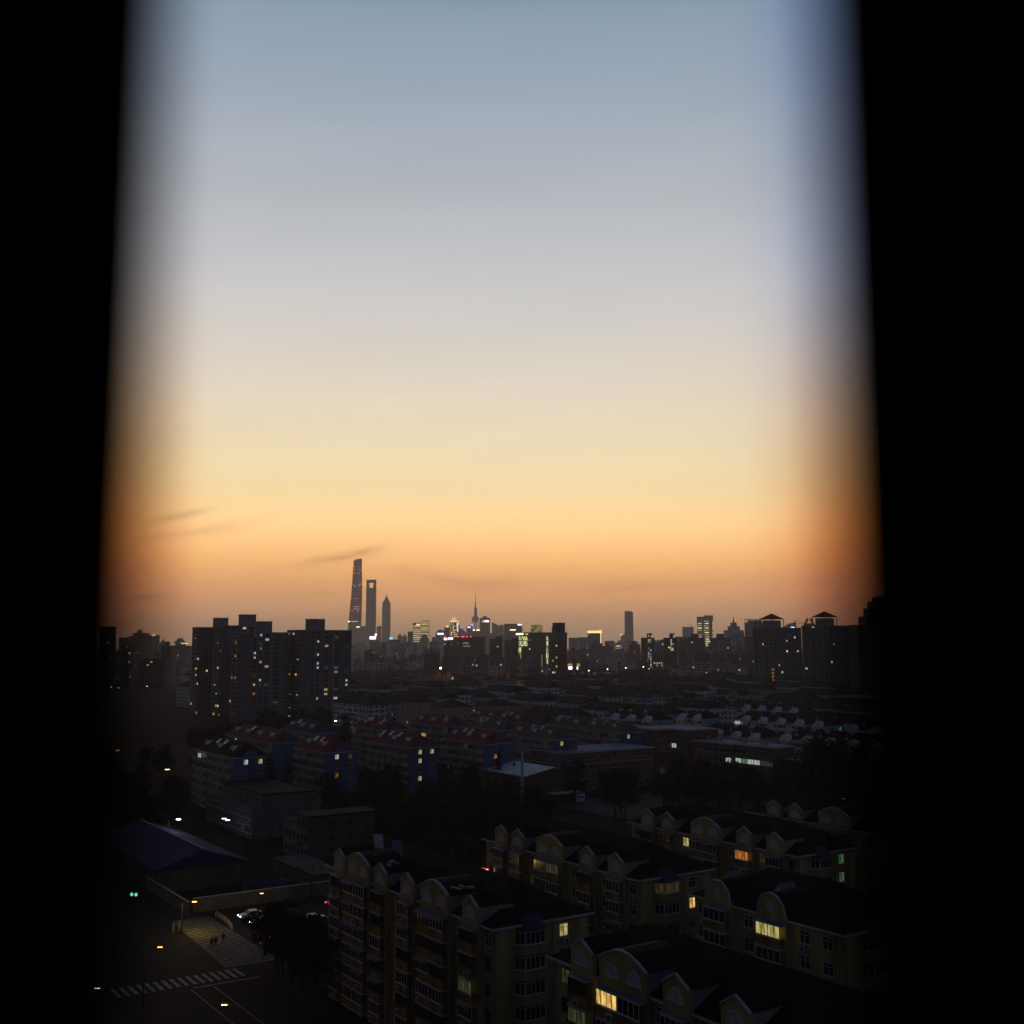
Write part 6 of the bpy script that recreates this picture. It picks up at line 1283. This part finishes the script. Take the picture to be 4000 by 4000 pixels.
for px, py, D, w, lab in ((1440, 2668, 1150, 5000, 'orange lamp lighting the rosy terrace right of the slabs'), (1735, 2668, 1045, 4000, 'orange lamp in front of the rosy terrace left of the brick slabs'), (1866, 2680, 975, 2500, 'orange lamp between the two left brick slabs'), (2005, 2672, 1050, 3500, 'orange lamp before the rosy terrace right of the glowing brick slab'), (1960, 2664, 972, 1500, 'orange lamp against the glowing brick slab'), (2350, 2652, 1140, 3000, 'orange lamp before the rosy terraces on the right'),
      (1572, 2800, 640, 900, 'orange lamp at the side of the leftmost peach block'), (1836, 2775, 625, 600, 'orange lamp between the peach blocks')):
    x, y, z = pt(px, py, D); z = max(z, 6); lamp_post(lab, x, y, z, 0, (1, .42, .12), 6, w, grp='orange lamps among the far terraces')
x, y = at(1066, 3492, 3.2); lamp_post('small lamp making the end of the yard wall glow yellow', x, y, 3.4, R(180), (1, .8, .25), 4, 60)
# traffic signal, green pair
x, y = at(525, 3493, 5.6); t = thing('traffic_signal', 'traffic signal gantry showing two green lights by the shed', 'traffic signal', (x, y, 0), R(-12))
m_ = MB(); m_.cyl(1.9, .2, 0, 6, .12, .09, 8); m_.tube((1.9, .2, 5.9), (-1, .2, 5.9), .07); m_.build('pole', M['dkmetal'], t)
for k in (-.42, .42):
    m_ = MB(); m_.box(k - .4, -.15, 5.2, k + .4, .15, 5.95); o = m_.build('signal_head', M['dkmetal'], t); m_ = MB(); n = 14
    m_.face([(k + .3 * math.cos(2 * math.pi * i / n), -.17, 5.58 + .3 * math.sin(2 * math.pi * i / n)) for i in range(n)]); m_.build('signal_lens', emit('signal_green', (.2, 1, .62), 1.5), o)
def car(label, b, a, ang, body, head=6, tail=2.5, cat='car'):
    x, y, _ = G(b, a); t = thing('parked_car' if 'parked' in label else 'car', label, cat, (x, y, .03), TH + R(ang), 'cars on the street')
    m_ = MB(); prof = [(-2.2, .35), (2.2, .35), (2.25, .7), (2.1, .88), (1.05, .98), (.45, 1.42), (-1.0, 1.46), (-1.75, 1.02), (-2.2, .95), (-2.27, .6)]
    m_.extr(prof, 'y', -.86, .86); o = m_.build('body', surf(label[:14] + '_paint', body, .35, .05, 1, spec=.5), t)
    m_ = MB(); w = .862
    for s in (-1, 1):
        q = [(.95, s * w, 1.0), (.42, s * w, 1.36), (-.95, s * w, 1.40), (-1.6, s * w, 1.04)]; m_.face(q if s < 0 else q[::-1])
    m_.face([(1.06, -.74, 1.0), (1.06, .74, 1.0), (.48, .7, 1.42), (.48, -.7, 1.42)]); m_.face([(-1.78, .74, 1.04), (-1.78, -.74, 1.04), (-1.03, -.7, 1.47), (-1.03, .7, 1.47)]); m_.build('windows', M['glass'], t)
    for X in (-1.35, 1.35):
        for Y in (-.8, .8):
            m_ = MB(); m_.tube((X, Y - .1, .32), (X, Y + .1, .32), .32, .32, 14); wo = m_.build('wheel', M['dkmetal'], t)
    for Y in (-.62, .62):
        m_ = MB(); m_.box(2.2, Y - .2, .62, 2.29, Y + .2, .78); m_.build('headlight', emit('headlamp_%s' % head, (.85, 1, .95), head), t)
        m_ = MB(); m_.box(-2.31, Y - .2, .7, -2.22, Y + .2, .86); m_.build('tail_light', emit('taillamp_%s' % tail, (1, .03, .04), tail), t)
car('silver car with white headlights on, farther of two in the side street', 77.5, 200.5, 180, (.3, .31, .33)); car('dark car with headlights on, nearer of two in the side street', 77.5, 194.5, 176, (.03, .03, .035))
car('dark car showing two red tail lights in the side street', 86, 191.5, 0, (.05, .02, .02), .2, 5); car('black car with one red light by the street trees', 74, 181.0, 20, (.02, .02, .024), .1, 3); car('dark car with red lights at the lit yard corner', 95, 201, 10, (.05, .05, .06), .2, 4)
# curved pale railing at the corner
m_ = MB(); n = 10; c0 = gp(842, 3582, 0); c1 = gp(908, 3642, 0)
P = [G(c0[0] + (c1[0] - c0[0]) * i / n + .5 * math.sin(math.pi * i / n), c0[1] + (c1[1] - c0[1]) * i / n, 0) for i in range(n + 1)]
for p, q in zip(P, P[1:]):
    for z in (.45, .75, 1.05): m_.tube((p[0], p[1], z), (q[0], q[1], z), .05, n=5)
    m_.tube((p[0], p[1], 0), (p[0], p[1], 1.05), .04, n=5)
t = tag(m_.build('railing', M['coping']), 'curved pale railing along the corner of the striped roadway', 'railing')
# people crossing
def person(label, px, py, cloth, walk, ang):
    x, y = at(px, py, 0); t = thing('person', label, 'person', (x, y, .03), R(ang), 'people on the striped roadway'); s = .22 * walk
    V = [((0, 0, .95), .15), ((0, 0, 1.15), .15), ((0, 0, 1.38), .17), ((0, 0, 1.52), .07), ((0.02, 0, 1.60), .085), ((.02, 0, 1.70), .1), ((.01, 0, 1.78), .06),
         ((0, .1, .9), .1), ((s, .1, .5), .07), ((s * .9, .1, .08), .05), ((s * .9 + .16, .1, .05), .04), ((0, -.1, .9), .1), ((-s * .6, -.1, .5), .07), ((-s * 1.6, -.1, .1), .05), ((-s * 1.6 + .15, -.1, .05), .04),
         ((0, .2, 1.40), .075), ((-s * .6, .25, 1.14), .055), ((-s * .3 + .08, .25, .9), .042), ((-s * .3 + .13, .25, .8), .035), ((0, -.2, 1.40), .075), ((s * .6, -.25, 1.14), .055), ((s * .9 + .08, -.25, .92), .042), ((s * .9 + .13, -.25, .82), .035)]
    E_ = [(0, 1), (1, 2), (2, 3), (3, 4), (4, 5), (5, 6), (0, 7), (7, 8), (8, 9), (9, 10), (0, 11), (11, 12), (12, 13), (13, 14), (2, 15), (15, 16), (16, 17), (17, 18), (2, 19), (19, 20), (20, 21), (21, 22)]
    me = bpy.data.meshes.new('body'); me.from_pydata([v for v, _ in V], E_, []); o = bpy.data.objects.new('body', me); COL.objects.link(o); md = o.modifiers.new('skin', 'SKIN'); o.modifiers.new('sub', 'SUBSURF').render_levels = 1
    for sv, (_, r_) in zip(me.skin_vertices[0].data, V): sv.radius = (r_, r_)
    me.skin_vertices[0].data[0].use_root = True
    bpy.context.view_layer.update(); ev = o.evaluated_get(bpy.context.evaluated_depsgraph_get()); nm = bpy.data.meshes.new_from_object(ev); bpy.data.objects.remove(o)
    nm.materials.clear(); nm.materials.append(M.setdefault('skin', surf('skin', (.35, .22, .16), .7, .1, 3))); nm.materials.append(M.setdefault('c' + label[:12], surf(label[:12] + '_cloth', cloth, .9, .2, 4)))
    for p in nm.polygons: p.material_index = 0 if (p.center.z > 1.5 or (p.center.z < .87 and abs(p.center.y) > .21)) else 1; p.use_smooth = True
    put('body', nm, t); m_ = MB(); m_.lathe([(.02, 1.83), (.09, 1.80), (.118, 1.74), (.115, 1.68), (.09, 1.64)], 10); m_.build('hair', M['dkmetal'], t, (-.005, 0, 0))
person('person in black coat walking on the striped roadway, left of two', 826, 3706, (.015, .015, .018), 1, -70); person('person in dark clothes close behind another on the striped roadway', 842, 3700, (.02, .018, .02), .7, -70)
person('person in black standing near the railing by the tree', 872, 3684, (.012, .012, .014), .3, -60); person('person in a yellow vest at the left kerb, nearer of two', 676, 3644, (.35, .3, .03), .5, 10); person('person in a yellowish jacket at the left kerb, farther of two', 698, 3636, (.3, .27, .05), .4, 40)
